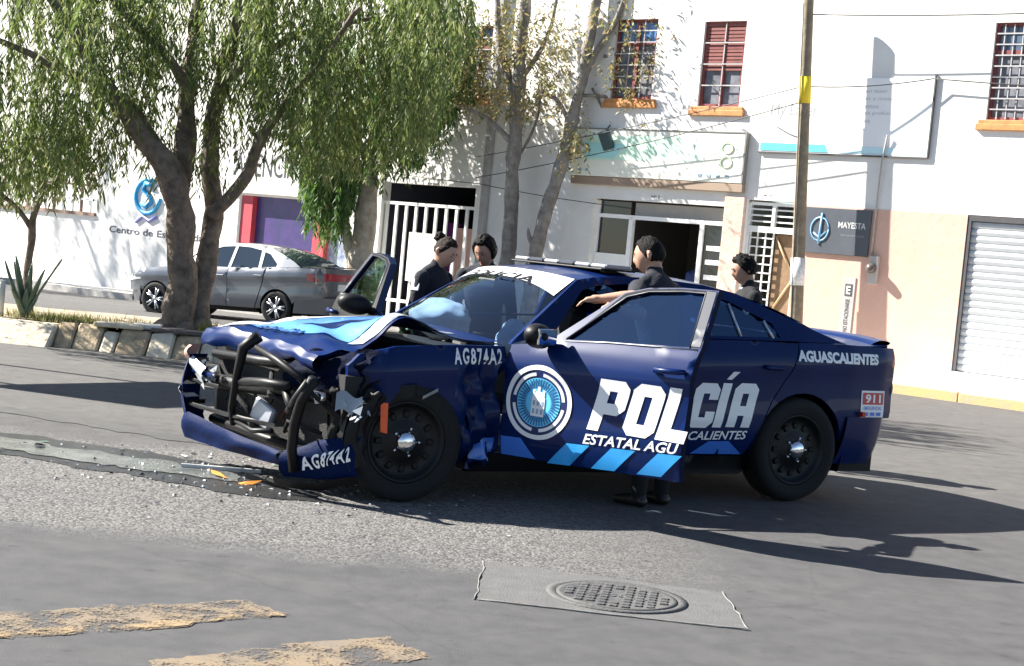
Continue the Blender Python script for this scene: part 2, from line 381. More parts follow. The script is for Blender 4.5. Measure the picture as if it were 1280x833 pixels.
# --- sides
WA = .36
def fender_outline():
    return [(.625, .20), (.62, .97), (.3, .962), (-.2, .93), (-.5, .87), (-.62, .80), (-.60, .55)]+arc(.01, WA-.005, .348, 152, -12)+[(.42, .20)]
def rdoor_outline():
    return [(1.985, 1.085), (1.975, .85), (1.915, .32), (2.60, .32), (2.66, .48), (2.76, .70), (2.90, .90), (2.965, 1.05), (2.975, 1.105), (2.5, 1.10)]
def quarter_outline():
    return [(2.665, .22), (2.64, .32), (2.67, .48), (2.77, .70), (2.91, .90), (2.975, 1.05), (2.985, 1.112), (3.42, 1.118), (3.97, 1.108), (4.0, .9), (3.985, .60), (3.47, .60)]+arc(3.052, WA, .405, 10, 192)
def rocker_outline(): return [(.44, .185), (.60, .31), (2.62, .312), (2.655, .20), (2.6, .18)]
def roof_side_outline():
    return [(.66, .985), (1.27, 1.41), (1.4, 1.435), (1.65, 1.458), (1.95, 1.462), (2.3, 1.447), (2.55, 1.41), (2.9, 1.29), (3.2, 1.19), (3.44, 1.12), (2.98, 1.118), (2.5, 1.106), (1.95, 1.092), (1.0, 1.038), (.76, 1.01)]
FHOLE = [(.99, 1.055), (1.29, 1.345), (1.42, 1.385), (1.65, 1.41), (1.93, 1.412), (1.915, 1.105)]
RHOLE = [(2.05, 1.112), (2.07, 1.405), (2.28, 1.392), (2.47, 1.352), (2.80, 1.225), (2.84, 1.135)]
for side in (1, -1):
    near = side == 1
    f = MB(); panel(f, fender_outline(), side_fn(side, cr_=True, dent=fender_dent if near else None), sp=.045, back=.03)
    f.build('front_fender', BLUE, car, label='crumpled front fender with torn wheel arch' if near else None)
    f = MB(); panel(f, rdoor_outline(), side_fn(side), sp=.05, back=.03); rdoor = f.build('rear_door', BLUE, car)
    f = MB(); f.box(2.66, 2.82, -.02, .02, 0, .035, bev=.012); h = f.build('handle', BLUE, rdoor); h.location = P(0, side*(SH.W(2.74, .93)+.02), .915)
    f = MB(); panel(f, quarter_outline(), side_fn(side), sp=.05, back=.03); quarter = f.build('rear_quarter_panel', BLUE, car)
    f = MB(); panel(f, rocker_outline(), side_fn(side, off=-.006), sp=.06, back=.05); f.build('rocker_panel', BLACK, car)
    f = MB(); panel(f, roof_side_outline(), side_fn(side), [FHOLE, RHOLE], sp=.05, back=.03); rs = f.build('roof_side_frame', BLUE, car)
    f = MB(); panel(f, RHOLE, side_fn(side, off=-.014), sp=.05); rw = f.build('rear_side_window', TINT, car)
    f = MB()
    for a, b, t in ((2.50, 2.47, .010), (2.775, 2.735, .012)):
        top = {2.50: 1.335, 2.775: 1.24}[a]
        f.tube([P(a, side*(SH.W(a, 1.125)-.004), 1.125), P(b, side*(SH.W(b, top)-.004), top)], t, 6)
    f.build('window_divider', mat('brushed_trim', (.42, .45, .5), .35, .6), rw, kind='stuff')
    # wheel-well liners
    for cx in (0, 3.052):
        f = MB(); n = 18
        pr = arc(cx, WA, .43, 200, -20, n)
        f.grid(n, 1, lambda u, v: P(pr[int(round(u*n))][0], side*(.55+.36*v), pr[int(round(u*n))][1]))
        f.add([P(cx, side*.56, WA)]+[P(a, side*.56, b) for a, b in pr], [(0, i, i+1) for i in range(1, n+1)])
        f.build('wheel_well', BLACK, car)
    if near: NEAR_RD, NEAR_Q = rdoor, quarter
# --- roof, glass, deck
f = MB(); 
def roof_fn(u, v):
    l = 1.21+1.36*u; s = v*2-1; l2 = l+.07*s*s*(1-u)-.02*s*s*u; zr = SH.rail(l2); w = SH.W(l2, zr)
    return P(l2, s*w, zr+.034*(1-abs(s)**2.4))
f.grid(14, 14, roof_fn); f.build('roof', BLUE, car)
def ws(s, v):
    lb = .42+.30*s*s; lt = 1.20+.08*s*s; l = lb+(lt-lb)*v
    wb_, wt = .80, SH.W(1.27, 1.41)
    w = s*(wb_+(wt-wb_)*v); z0 = .99+.02*(1-s*s); z1 = SH.rail(1.27)+.034*(1-abs(s)**2.4)
    return (l, w, z0+(z1-z0)*v+.045*math.sin(math.pi*v)*(1-.6*s*s))
f = MB(); f.grid(16, 10, lambda u, v: P(*ws(u*2-1, v))); wsh = f.build('windshield', WGLASS, car)
# white sun strip with dark lettering
def wst(s, v, d=.006): l, w, z = ws(s, v); return P(l-d*.6, w, z+d)
f = MB(); f.grid(18, 4, lambda u, v: wst(-.97+1.94*u, (.80 if True else 0)-.14*abs((-.97+1.94*u))**3+(.985-(.80-.14*abs((-.97+1.94*u))**3))*v)); f.build('sun_strip', WHITE, wsh)
V, F = fit_text('POLICIA', 1.0, .115, .012); f = MB(); f.add([wst(-.62+a*1.24, .755+b, .010) for a, b in V], F); 
V, F = fit_text('ESTATAL', .5, .035, .0); f.add([wst(-.28+a*1.1, .895+b, .010) for a, b in V], F); f.build('strip_lettering', BLACK, wsh)
f = MB()
def rg(s, v):
    l0 = 2.55-.02*s*s; l1 = 3.22+.2*s*s; w0 = SH.W(2.53, 1.41); w1 = .76
    return P(l0+(l1-l0)*v, s*(w0+(w1-w0)*v), 1.41+.03*(1-s*s)+(1.125+.02*(1-s*s)-1.41-.03*(1-s*s))*v+.03*math.sin(math.pi*v))
f.grid(12, 8, lambda u, v: rg(u*2-1, v)); f.build('rear_window', TINT, car)
f = MB()
def deck(u, v):
    s = v*2-1; l0 = 3.20+.2*s*s; l1 = 3.98-.06*s*s; l = l0+(l1-l0)*u
    return P(l, s*SH.W(l, 1.108)*.995, 1.112+.03*(1-abs(s)**2.2)+.012*u)
f.grid(8, 14, deck)
def tface(u, v): s = v*2-1; return P(4.0-.08*abs(s)**3-.02*u*u+.03*math.sin(u*3.1), s*.80, 1.11-.52*u+.012*(1-u))
f.grid(8, 12, tface); trunk = f.build('trunk_lid', BLUE, car)
f = MB()
def spl(u, v):
    s = u*2-1; a = v*2*math.pi; l = 3.945-.10*abs(s)**2.6; c = math.cos(a); s_ = math.sin(a)
    return P(l+.105*c, s*.80, 1.158-.02*abs(s)**3+.022*s_+.018*c-.012*abs(c))
f.grid(18, 12, spl); f.build('spoiler', BLUE, trunk)
for side in (1, -1):
    f = MB(); f.box(-.03, .02, -.24, .24, -.06, .06, bev=.02); tl = f.build('tail_lamp', REDP, car); tl.location = P(4.0, side*.50, .93); tl.rotation_euler = (0, 0, side*.10)
bp = [(3.47, .945), (3.7, .918), (3.85, .885), (3.95, .80), (4.03, .62), (4.065, .3), (4.07, 0)]; bp = bp+[(a, -b) for a, b in bp[-2::-1]]
f = MB(); nb = len(bp)-1
f.grid(nb, 5, lambda u, v: P(bp[int(round(u*nb))][0]-(.06*(1-v)**2), bp[int(round(u*nb))][1]*(1-.05*(1-v)**2), .27+.34*v)); f.build('rear_bumper', BLUE, car)
f = MB(); f.box(3.6, 3.63, -.955+.0, -.925, .615, .65); f.build('side_marker', REDP, car)
# --- under body and cabin
f = MB(); f.box(.45, 3.9, -.78, .78, .20, .34); f.build('floor_pan', BLACK, car)
f = MB(); f.box(.42, .86, -.78, .78, .62, .90, bev=.05); f.build('dashboard', DARK, car)
for w in (.40, -.40):
    f = MB(); f.box(1.15, 1.75, -w-.26, -w+.26, .42, .60, bev=.05); f.box(0, .16, -w-.25, -w+.25, 0, .66, M=Matrix.Translation((1.68, 0, .56)) @ Matrix.Rotation(R(14), 4, 'Y'), bev=.05)
    f.box(0, .10, -w-.12, -w+.12, 0, .17, M=Matrix.Translation((1.86, 0, 1.20)) @ Matrix.Rotation(R(10), 4, 'Y'), bev=.03)
    f.build('seat', mat('seat_cloth', (.03, .032, .036), .9, 0, 0, .2, 30), car)
f = MB(); f.box(2.3, 2.8, -.7, .7, .42, .60, bev=.05); f.box(0, .16, -.68, .68, 0, .60, M=Matrix.Translation((2.72, 0, .56)) @ Matrix.Rotation(R(20), 4, 'Y'), bev=.05); f.build('rear_seat', MATS['seat_cloth'], car)
f = MB(); n = 20; f.tube([P(.98+.06*math.cos(2*math.pi*i/n)*.5, .40+.18*math.sin(2*math.pi*i/n), .93+.17*math.cos(2*math.pi*i/n)) for i in range(n+1)], .014, 6); f.build('steering_wheel', BLACK, car)
def blob(name, m, parent, c, rad, amp, fr, seed, **k):
    bm = bmesh.new(); bmesh.ops.create_icosphere(bm, subdivisions=4, radius=1)
    for v in bm.verts:
        n = noise.noise(v.co*fr+Vector((seed, 0, 0)))+.5*noise.noise(v.co*fr*2.3+Vector((seed, 5, 0)))
        v.co = Vector((v.co.x*rad[0], v.co.y*rad[1], v.co.z*rad[2]))*(1+amp*n)
    me = bpy.data.meshes.new(name); bm.to_mesh(me); bm.free()
    for p in me.polygons: p.use_smooth = True
    o = link(name, me, m, parent); o.location = c; return tag(o, **k)
AIRB = mat('airbag_cloth', (.75, .74, .72), .9)
blob('airbag', AIRB, car, P(.84, -.36, 1.05), (.17, .30, .13), .22, 1.3, 31)
blob('airbag', AIRB, car, P(1.0, .40, .98), (.12, .17, .13), .22, 1.4, 18)
f = MB(); f.box(-.05, .012, -.12, .12, -.03, .03, bev=.01); mr = f.build('rear_view_mirror', BLACK, car); mr.location = P(1.02, 0, 1.33)
# --- light bar
lb = MB(); lb.box(1.50, 1.78, -.58, .58, 1.486, 1.498, bev=.005); lbar = lb.build('light_bar', BLACK, car)
for k in range(6):
    y0 = -.58+k*.195; f = MB(); f.box(1.53, 1.75, y0, y0+.185, 1.499, 1.526, bev=.010)
    f.build('lamp_module', [mat('bar_lens_white', (.30, .31, .34), .2), mat('bar_lens_smoke', (.05, .055, .07), .12)][k in (2, 4)], lbar)
for w in (-.45, .45):
    f = MB(); f.box(1.60, 1.70, -w-.03, -w+.03, 1.44, 1.485); f.build('bracket', BLACK, lbar)
# --- doors (front), hinged
def make_door(side, phi):
    hl, hw = .63, .93
    def L(p): l, w, z = p; return (l-hl, -side*(w-hw), z)
    fn = lambda l, z, d: L((l, SH.W(l, z)-d, z))
    out = [(.63, .305), (.625, .985), (.86, 1.02), (1.27, 1.372), (1.42, 1.415), (1.65, 1.436), (1.895, 1.440), (1.935, 1.1), (1.93, .85), (1.905, .335)]
    hole = [(1.0, 1.058), (1.295, 1.345), (1.435, 1.389), (1.66, 1.411), (1.815, 1.414), (1.858, 1.106)]
    f = MB(); panel(f, out, fn, [hole], sp=.045, back=.055, bmi=1)
    f.v += []; door = f.build('front_door', [BLUE, mat('door_edge', (.002, .008, .03), .7, spec=.05)], car, label='open driver door with white police lettering' if side == 1 else 'open passenger door seen edge on')
    f = MB(); v, F, _ = cdt([(.66, .34), (.66, .98), (1.0, 1.03), (1.91, 1.08), (1.90, .85), (1.87, .36)], (), .12)
    f.add([L((a, SH.W(a, b)-.07-.03*math.sin(b*9), b)) for a, b in v], F, 0, True); f.build('inner_trim', DARK, door)
    f = MB(); panel(f, hole, lambda l, z, d: L((l, SH.W(l, z)-.018, z)), sp=.045); f.build('window_glass', TINT if side == 1 else GGLASS, door)
    f = MB(); pts = [(1.0, 1.045), (1.3, 1.070), (1.6, 1.083), (1.915, 1.095)]
    f.tube([L((a, SH.W(a, b)+.002, b)) for a, b in pts], .007, 6); f.build('belt_moulding', GREYM, door)
    f = MB(); pts = [(1.0, 1.06), (1.295, 1.348), (1.435, 1.392), (1.66, 1.414), (1.818, 1.417), (1.861, 1.10)]
    f.tube([L((a, SH.W(a, b)+.001, b)) for a, b in pts], .006, 6); f.build('window_seal', mat('grey_seal', (.02, .023, .03), .4), door)
    f = MB(); fr = [(.99, 1.045), (1.272, 1.366), (1.42, 1.409), (1.65, 1.430), (1.889, 1.434), (1.925, 1.11), (1.857, 1.102), (1.817, 1.416), (1.66, 1.413), (1.435, 1.391), (1.295, 1.347), (1.01, 1.058)]
    panel(f, fr, lambda l, z, d: L((l, SH.W(l, z)+.002, z)), sp=.03); f.build('window_frame', mat('frame_black', (.004, .006, .012), .6, spec=.08), door)
    f = MB(); q0 = [(1.862, 1.112), (1.818, 1.43), (1.885, 1.43), (1.925, 1.112)]
    panel(f, q0, lambda l, z, d: L((l, SH.W(l, z)+.004, z)), sp=.05); f.build('pillar_trim', mat('gloss_trim', (.02, .026, .045), .5, spec=.2), door)
    # handle and mirror
    f = MB(); a, b = 1.80, .955; w = SH.W(a, b)
    f.tube([L((a-.11, w+.005, b)), L((a-.09, w+.04, b+.003)), L((a+.06, w+.042, b+.008)), L((a+.09, w+.006, b+.01))], [.014, .018, .018, .014], 8); f.build('handle', BLUE, door)
    f = MB(); bm = bmesh.new(); bmesh.ops.create_uvsphere(bm, u_segments=20, v_segments=12, radius=1)
    vs = []
    for v in bm.verts:
        x, y, z = v.co; x = math.copysign(abs(x)**.7, x); vs.append(L((.905+x*.075+.02*y, 1.015+y*.125, 1.065+z*.075+.012*y)))
    f.add(vs, [tuple(v.index for v in q.verts) for q in bm.faces], 0, True); bm.free()
    f.tube([L((.90, .86, 1.02)), L((.905, .96, 1.04))], .028, 8); mir = f.build('side_mirror', BLACK, door)
    f = MB(); f.box(.962, .980, 0, .19, 0, .10, bev=.006); mg = MB(); mg.add([L((v[0], .92+v[1], 1.015+v[2])) for v in f.v], f.f); mg.build('mirror_glass', CHROME, door)
    door.data.materials[0] = BLUE if side == 1 else BLACK
    door.location = P(hl, side*hw, 0); door.rotation_euler = (0, 0, -side*phi)
    return door, fn, L
door, dfn, dL = make_door(1, CAR_YAW+R(36.5))
fdoor, _, _ = make_door(-1, R(79))
def drape(V, F, fn, sp=.05):
    V, F = cut(V, F, sp); f = MB(); f.add([fn(a, b, 0) for a, b in V], F); return f
TILT = .050
dd_fn = lambda e: (lambda l, z, d: dL((l, SH.W(l, z)+e, z)))
def xf(V, x, z, tilt=0, shear=0): return [(x+a+b*shear, z+b+a*tilt) for a, b in V]
# lettering on the open door: P O L
VV = []; FF = []
for ch, x, z in (('P', 1.262, .552), ('O', 1.500, .556), ('L', 1.735, .560)):
    v, F = block_letter(ch, x, z, .215, .31, .24); n = len(VV); VV += v; FF += [tuple(n+i for i in t) for t in F]
keep = [t for t in FF if all(VV[i][0] < 1.945+(VV[i][1]-.55)*.12 for i in t)]
drape(VV, keep, dd_fn(.004)).build('lettering', WHITE, door)
V, F = fit_text('ESTATAL AGU', .655, .062, .02, .25); drape(xf(V, 1.245, .462, .05), F, dd_fn(.004)).build('lettering', WHITE, door)
for k in range(3):
    x = .985+k*.318; z = .305+k*.017
    f = MB(); panel(f, [(x, z), (x+.165, z+.009), (min(x+.31, 1.905+.02), z+.152), (x+.145, z+.143)], dd_fn(.004), sp=.05); f.build('stripe', CYAN, door)
# state seal
SX, SZ, SR = .895, .662, .226; SQ = 1.08
def ring(r0, r1, a0=0, a1=360, n=72):
    m = max(2, int(n*(a1-a0)/360)); V = []; F = []
    for i in range(m+1):
        t = R(a0+(a1-a0)*i/m)
        for r_ in (r0, r1): V.append((SX+SQ*r_*math.cos(t), SZ+r_*math.sin(t)))
    for i in range(m): F.append((2*i, 2*i+2, 2*i+3, 2*i+1))
    return V, F
V, F = ring(.001, SR); seal = drape(V, F, dd_fn(.003), .06).build('seal', mat('seal_navy', (.008, .02, .10), .4), door)
def sealpart(name, m, parts, e):
    f = MB()
    for V, F in parts:
        V2, F2 = cut(V, F, .06); f.add([dd_fn(e)(a, b, 0) for a, b in V2], F2)
    return f.build(name, m, door, kind='stuff' if len(parts) > 1 else None)
sealpart('seal_ring', WHITE, [ring(.198, SR)], .005)
sealpart('seal_ring', WHITE, [ring(.160, .180, a, b) for a, b in ((8, 82), (98, 172), (188, 262), (278, 352))], .005)
sealpart('seal_disc', mat('seal_cyan', (.12, .52, .80), .4), [ring(.001, .148)], .005)
hat = []
for k in range(44):
    a = k*360/44; hat.append(ring(.085, .142, a, a+3.6, 72))
    hat.append(ring(.092, .118, a+4, a+6, 72))
sealpart('seal_hatching', mat('seal_teal', (.015, .10, .26), .4), hat, .007)
tw = [[(-.045, -.085), (.045, -.085), (.045, .03), (-.045, .03)], [(-.03, .03), (.03, .03), (.022, .065), (-.022, .065)], [(-.008, .065), (.008, .065), (.008, .095), (-.008, .095)], [(-.04, .03), (-.028, .03), (-.028, .075), (-.04, .075)], [(.028, .03), (.04, .03), (.04, .075), (.028, .075)]]
sealpart('seal_tower', WHITE, [([(SX+a*SQ, SZ+b) for a, b in p], [tuple(range(len(p)))]) for p in tw], .009)
sealpart('seal_tower_detail', mat('seal_grey', (.3, .38, .48), .5), [([(SX+(x+a)*SQ, SZ+y+b) for a, b in ((0, 0), (.016, 0), (.016, .03), (0, .03))], [(0, 1, 2, 3)]) for x in (-.035, -.008, .02) for y in (-.07, -.02)], .011)
# lettering on the rear door / quarter
rf = lambda e: side_fn(1, off=e)
VV = []; FF = []
for ch, x, z in (('C', 2.045, .505), ('!', 2.262, .51), ('A', 2.375, .515)):
    v, F = block_letter(ch, x, z, .205 if ch != '!' else .20, .30, .24); n = len(VV); VV += v; FF += [tuple(n+i for i in t) for t in F]
drape(VV, FF, rf(.004)).build('lettering', WHITE, NEAR_RD)
V, F = fit_text('ASCALIENTES', .62, .060, .018, .22); drape(xf(V, 1.955, .415, .03), F, rf(.004)).build('lettering', WHITE, NEAR_RD)
f = MB(); panel(f, [(2.13, .325), (2.575, .325), (2.43, .418), (2.26, .414)], rf(.004), sp=.05); f.build('chevron', MIDB, NEAR_RD)
f = MB(); panel(f, [(2.345, .325), (2.375, .325), (2.36, .365)], rf(.006), sp=.05); f.build('chevron_notch', BLUE, NEAR_RD)
V, F = fit_text('AGUASCALIENTES', .80, .078, .05); drape(xf(V, 2.955, .985, .0), F, rf(.004)).build('lettering', WHITE, NEAR_Q)
f = MB(); panel(f, [(3.615, .585+.02), (3.88, .585+.02), (3.88, .80), (3.615, .80)], rf(.004), sp=.05); st = f.build('emergency_sticker', WHITE, NEAR_Q)
f = MB(); panel(f, [(3.63, .70), (3.865, .70), (3.865, .785), (3.63, .785)], rf(.006), sp=.05); f.build('sticker_panel', mat('sticker_red', (.5, .03, .04), .4), NEAR_Q)
V, F = fit_text('911', .17, .062, .03); drape(xf(V, 3.66, .712), F, rf(.008)).build('lettering', WHITE, NEAR_Q)
V, F = fit_text('EMERGENCIAS', .2, .026, .01); drape(xf(V, 3.645, .662), F, rf(.006)).build('lettering', MIDB, NEAR_Q)
f = MB()
for a in (3.65, 3.72, 3.79): panel(f, [(a, .62), (a+.05, .62), (a+.05, .645), (a, .645)], rf(.006), sp=.05)
f.build('sticker_icons', MIDB, NEAR_Q, kind='stuff')
# fender number and chevron
ff = lambda e: side_fn(1, off=e, cr_=True, dent=fender_dent)
V, F = fit_text('AG874A2', .335, .10, .028, 0, 1.3); drape(xf(V, .255, .845, .03), F, ff(.006)).build('lettering', WHITE, car)
f = MB(); panel(f, [(.43, .26), (.61, .26), (.61, .40), (.535, .40)], ff(.008), sp=.05); f.build('chevron', MIDB, car)
f = MB(); panel(f, [(.64, .31), (.90, .315), (.79, .43), (.64, .425)], dd_fn(.0045), sp=.05); f.build('chevron', MIDB, door)
# --- wheels
def wheel(side, cx, steer=0):
    t = MB(); s = -side
    t.lathe([(.25, -.10), (.30, -.118), (.345, -.112), (.362, -.08), (.365, 0), (.362, .08), (.345, .112), (.30, .118), (.25, .10)], 'y', 48)
    o = t.build('tyre', RUBBER, car); 
    b = MB(); b.lathe([(.25, -s*.10), (.245, s*.05), (.252, s*.098), (.236, s*.106), (.225, s*.075), (.19, s*.055), (.12, s*.066), (.085, s*.088), (.0, s*.09)], 'y', 40)
    b.build('rim', STEELB, o)
    v = MB()
    for k in range(12):
        a = 2*math.pi*k/12; M = Matrix.Rotation(a, 4, 'Y') @ Matrix.Translation((.165, s*.060, 0)); v.box(-.022, .022, -.012, .012, -.018, .018, M=M, bev=.006)
    v.build('rim_vent', BLACK, o, kind='stuff')
    c = MB(); c.lathe([(.066, s*.088), (.064, s*.108), (.050, s*.122), (.022, s*.128), (.0, s*.129)], 'y', 24); c.build('hub_cap', CHROME, o)
    n = MB()
    for k in range(5):
        a = 2*math.pi*k/5; n.lathe([(.0, s*.105), (.010, s*.103), (.011, s*.08)], 'y', 6, (.085*math.cos(a), 0, .085*math.sin(a)))
    n.build('lug_nuts', CHROME, o, kind='stuff')
    o.location = P(cx, side*.815, .365); o.rotation_euler = (0, 0, steer); return o
for side in (1, -1):
    wheel(side, 0, R(-6)); wheel(side, 3.052)
# --- crushed front
ft = lambda l: float(interp(l, [-.97, -.8, -.5, -.2, .3, .66], [.74, .80, .87, .93, .965, .985]))
def hood_fn(l, s, d=0, e=0):
    hw = float(interp(l, [-.8, -.5, 0, .5], [.66, .72, .765, .79])); w = s*hw
    z = ft(l)+.012+.06*(1-s*s)
    z += .15*math.exp(-((l+.05)/.22)**2)*sm01(.15, 1.0, s)
    z += .022*math.exp(-((l+.46+.2*s)/.12)**2)*sm01(-.9, .2, s) - .018*math.exp(-((l+.26+.2*s)/.10)**2)*sm01(-.6, .5, s)
    z += .015*sm01(-.5, -.8, l)*sm01(-.2, .9, s); z += .05*sm01(-.35, -.75, l)*sm01(.2, -.7, s); l -= .08*sm01(-.4, -.8, l)*sm01(.3, -.8, s)
    z += .018*noise.noise(Vector((l*6, s*5, 1.3)))*sm01(.3, -.4, l)
    lb = .40+.27*s*s; l2 = l if l < 0 else l*(lb/.5)
    l3, w, z = crush(l2, w, z); return P(l3, w, z+e-d)
f = MB(); f.grid(30, 30, lambda u, v: hood_fn(-.80+1.30*u, v*2-1)); f.grid(30, 30, lambda u, v: hood_fn(-.80+1.30*u, v*2-1, .018))
hood = f.build('hood', BLUE, car, label='buckled bonnet folded up over the engine')
f = MB()
def lip(u, v):
    s = u*2-1; x, y, z = hood_fn(-.80, s); k = v
    n = noise.noise(Vector((s*4, v*2, 4)))
    return (x-.035*math.sin(k*2.6)+.02*n*k, y, z-(.12-.035*sm01(-.1, .7, s))*k*(1+.35*n))
f.grid(40, 8, lip); f.build('hood_lip', BLUE, hood)
for poly, m, nm in (([(-.74, -.80), (-.60, .20), (-.42, .80), (.30, .72), (.42, -.05), (.44, -.80)], SKYB, 'hood_graphic'),):
    f = MB(); panel(f, [(a, b) for a, b in poly], lambda a, b, d: hood_fn(a, b, 0, .005), sp=.05); f.build(nm, m, hood)
f = MB(); panel(f, [(-.50, .02), (-.30, .35), (.30, .30), (.42, .02), (-.05, .05)], lambda a, b, d: hood_fn(a, b, 0, .009), sp=.05); f.build('hood_stripe', BLUE, hood)
f = MB(); panel(f, [(-.78, -.86), (-.70, -.45), (.40, -.40), (.44, -.86)], lambda a, b, d: hood_fn(a, b, 0, .008), sp=.05); f.build('hood_stripe', WHITE, hood)
f = MB(); panel(f, [(-.45, .83), (-.38, .96), (.10, .97), (.36, .80), (.2, .76)], lambda a, b, d: hood_fn(a, b, 0, .008), sp=.05); f.build('hood_stripe', mat('scraped_paint', (.42, .47, .55), .35, .3, .4, .3, 14), hood)
V, F = fit_text('POLICIA', .62, .10, .02); V, F = cut(V, F, .05); f = MB(); f.add([hood_fn(-.68+b+.12*(a-.3), -.30+a, 0, .011) for a, b in V], F); f.build('hood_lettering', BLUE, hood)
# engine bay, radiator, beams
f = MB(); f.box(-.40, .42, -.62, .62, .22, .80, bev=.06); f.box(-.42, .4, -.86, -.5, .40, .74); f.box(.05, .50, .5, .82, .3, .84); f.build('engine', mat('engine_black', (.007, .007, .008), .75), car)
def fp(t, z, d=0):            # point on the crushed front plane: t 0 far side .. 1 near side
    return Vector(P(-.83+.27*t-d, -.66+1.48*t, z))
f = MB()
f.add([fp(.08, .24, -.16), fp(.92, .24, -.16), fp(.90, .74, -.14), fp(.08, .70, -.14)], [(0, 1, 2, 3)]); f.build('radiator', mat('radiator_black', (.010, .011, .012), .7, 0, 0, .4, 40, .4, 90), car)
f = MB(); f.grid(12, 6, lambda u, v: fp(.02+.98*u, .17+.62*v, -.19-.04*math.sin(u*9)*math.sin(v*7))); f.build('cavity_backing', BLACK, car)  # dark sheet added behind the nose so the cavity reads black
for name, pts, rad, m in (
    ('crash_beam', [fp(.05, .55, -.08), fp(.35, .56, -.05), fp(.6, .58, -.07), fp(.95, .60, -.12)], .045, BLACK),
    ('radiator_support', [fp(.10, .72, -.10), fp(.5, .735, -.07), (-.30, -.80, .78)], .03, BLACK),
    ('radiator_support', [fp(.12, .30, -.10), fp(.55, .27, -.08), fp(.92, .25, -.12)], .03, BLACK),
    ('frame_strut', [(-.55, -.70, .62), (-.42, -.80, .50), (-.30, -.86, .36)], .03, BLACK),
    ('hose', [fp(.3, .64, -.10), fp(.36, .52, -.02), fp(.46, .44, -.03), fp(.5, .33, -.08)], .018, RUBBER),
    ('hose', [fp(.55, .68, -.1), fp(.62, .55, -.03), fp(.78, .50, -.06)], .016, RUBBER),
    ('hose', [fp(.70, .34, -.08), fp(.78, .42, -.02), fp(.93, .38, -.10)], .013, RUBBER)):
    f = MB(); f.tube(pts, rad, 8); f.build(name, m, car)
# front bumper cover: low strip, far corner column, painted chin
def bump(u, z0, z1, v, bulge=.03):
    s = u*2-1; t = (s+1)/2; p = fp(t, z0+(z1-z0)*v, .03+.05*(1-s*s)+bulge*math.sin(v*2.8))
    n = noise.noise(Vector((u*6, v*2, 2)))*.025; k = max(0, -s-.82)/.18; p.x += .18*k*k+n
    return p
f = MB(); f.grid(30, 5, lambda u, v: bump(u*.84, .165+.0*u, .35-.10*u, v)); bumper = f.build('front_bumper', BLUE_D, car, label='torn front bumper hanging low')
f = MB(); f.grid(8, 8, lambda u, v: bump(.0+u*.10, .27, .70, v, .05)); f.build('bumper_corner', BLUE, bumper)
for z, w_, m in ((.385, .78, BLACK), (.60, .30, BLUE), (.54, .36, BLACK), (.66, .14, CHROME)):
    f = MB(); f.grid(16, 2, lambda u, v: bump(u*w_, z-.012, z+.016, v, .01)); f.build('grille_bar', m, bumper)
f = MB(); f.grid(4, 4, lambda u, v: bump(.012+u*.075, .42, .53, v, .055)+Vector((-.012, 0, 0))); f.build('plate_sticker', WHITE, bumper)
# near corner piece of the bumper, torn off and hanging, with the number on it
def npiece(a, b, d=0):     # a along the torn piece 0..1 (towards the wheel), b up 0..1
    l = -.64+.34*a+.02*math.sin(a*5); w = .60+.36*math.sin(a*1.45); z = .10+.05*a+(.16+.11*a)*b+.03*math.sin(a*4)*b
    q = noise.noise(Vector((a*4, b*3, 9)))*.02
    return P(l-d*.8+q-.05*math.sin(b*3), w+d*.6+q, z)
f = MB(); f.grid(18, 8, lambda u, v: npiece(u, v)); npc = f.build('bumper_fragment', BLUE_D, car, label='torn bumper corner with the unit number')
V, F = fit_text('AG874A2', .70, .36, .028, 0, 1.3); V, F = cut(V, F, .08); f = MB(); f.add([npiece(.24+a, .22+b+.30*a, .016) for a, b in V], F); f.build('lettering', WHITE, npc)
f = MB(); f.grid(14, 3, lambda u, v: Vector(npiece(-.1+u*1.1, 0))+Vector((-.03*v, -.02*v, -.05-.02*math.sin(u*5)+.05*v))); f.build('bumper_lip', BLACK, npc)
# fender nose / headlamp bezel, crumpled dark blue sheet
f = MB()
def nose(u, v):
    a = u; l = -.62+.30*a; w = .42+.46*a**.7; z = .62+.22*v+.05*a
    n = noise.noise_vector(Vector((u*5, v*4, 3)))
    return P(l+.05*n.x-.06*v*(1-v)*2+.08*v, w+.06*n.y, z+.04*n.z-.03*u*(1-v))
f.grid(16, 10, nose); f.build('fender_nose', mat('scraped_dark_blue', (.001, .004, .018), .7, 0, 0, .6, 9, .3, 30, spec=.05), car)
f = MB()
def flap(u, v):
    n = noise.noise_vector(Vector((u*6+3, v*5, 7)))
    return P(-.46+.16*u+.05*n.x, .80+.10*u+.04*n.y-.04*v, .34+.34*v+.04*n.z)
f.grid(10, 12, flap); f.build('torn_liner', BLACK, car)
f = MB()
def flap2(u, v):
    n = noise.noise_vector(Vector((u*5+9, v*4, 2)))
    a = R(205-75*v); rr2 = .30+.12*u+.03*n.x
    return P(rr2*math.cos(a)+.02*n.y, .93+.03*n.z+.03*math.sin(u*3), .37+rr2*math.sin(a))
f.grid(8, 16, flap2); f.build('torn_liner', BLACK, car)
for k in range(7):
    f = MB(); a0 = Vector(P(-.62+.10*rnd.random(), -.5+1.2*rnd.random(), .5+.2*rnd.random())); pts = [a0]
    for j in range(6): pts.append(pts[-1]+Vector((-.03+.05*rnd.random(), rnd.uniform(-.07, .07), -.045+.03*rnd.random())))
    f.tube(pts, .006, 5); f.build('wire', [BLACK, mat('wire_grey', (.10, .10, .11), .5), mat('wire_red', (.2, .02, .02), .5)][k % 3], car)
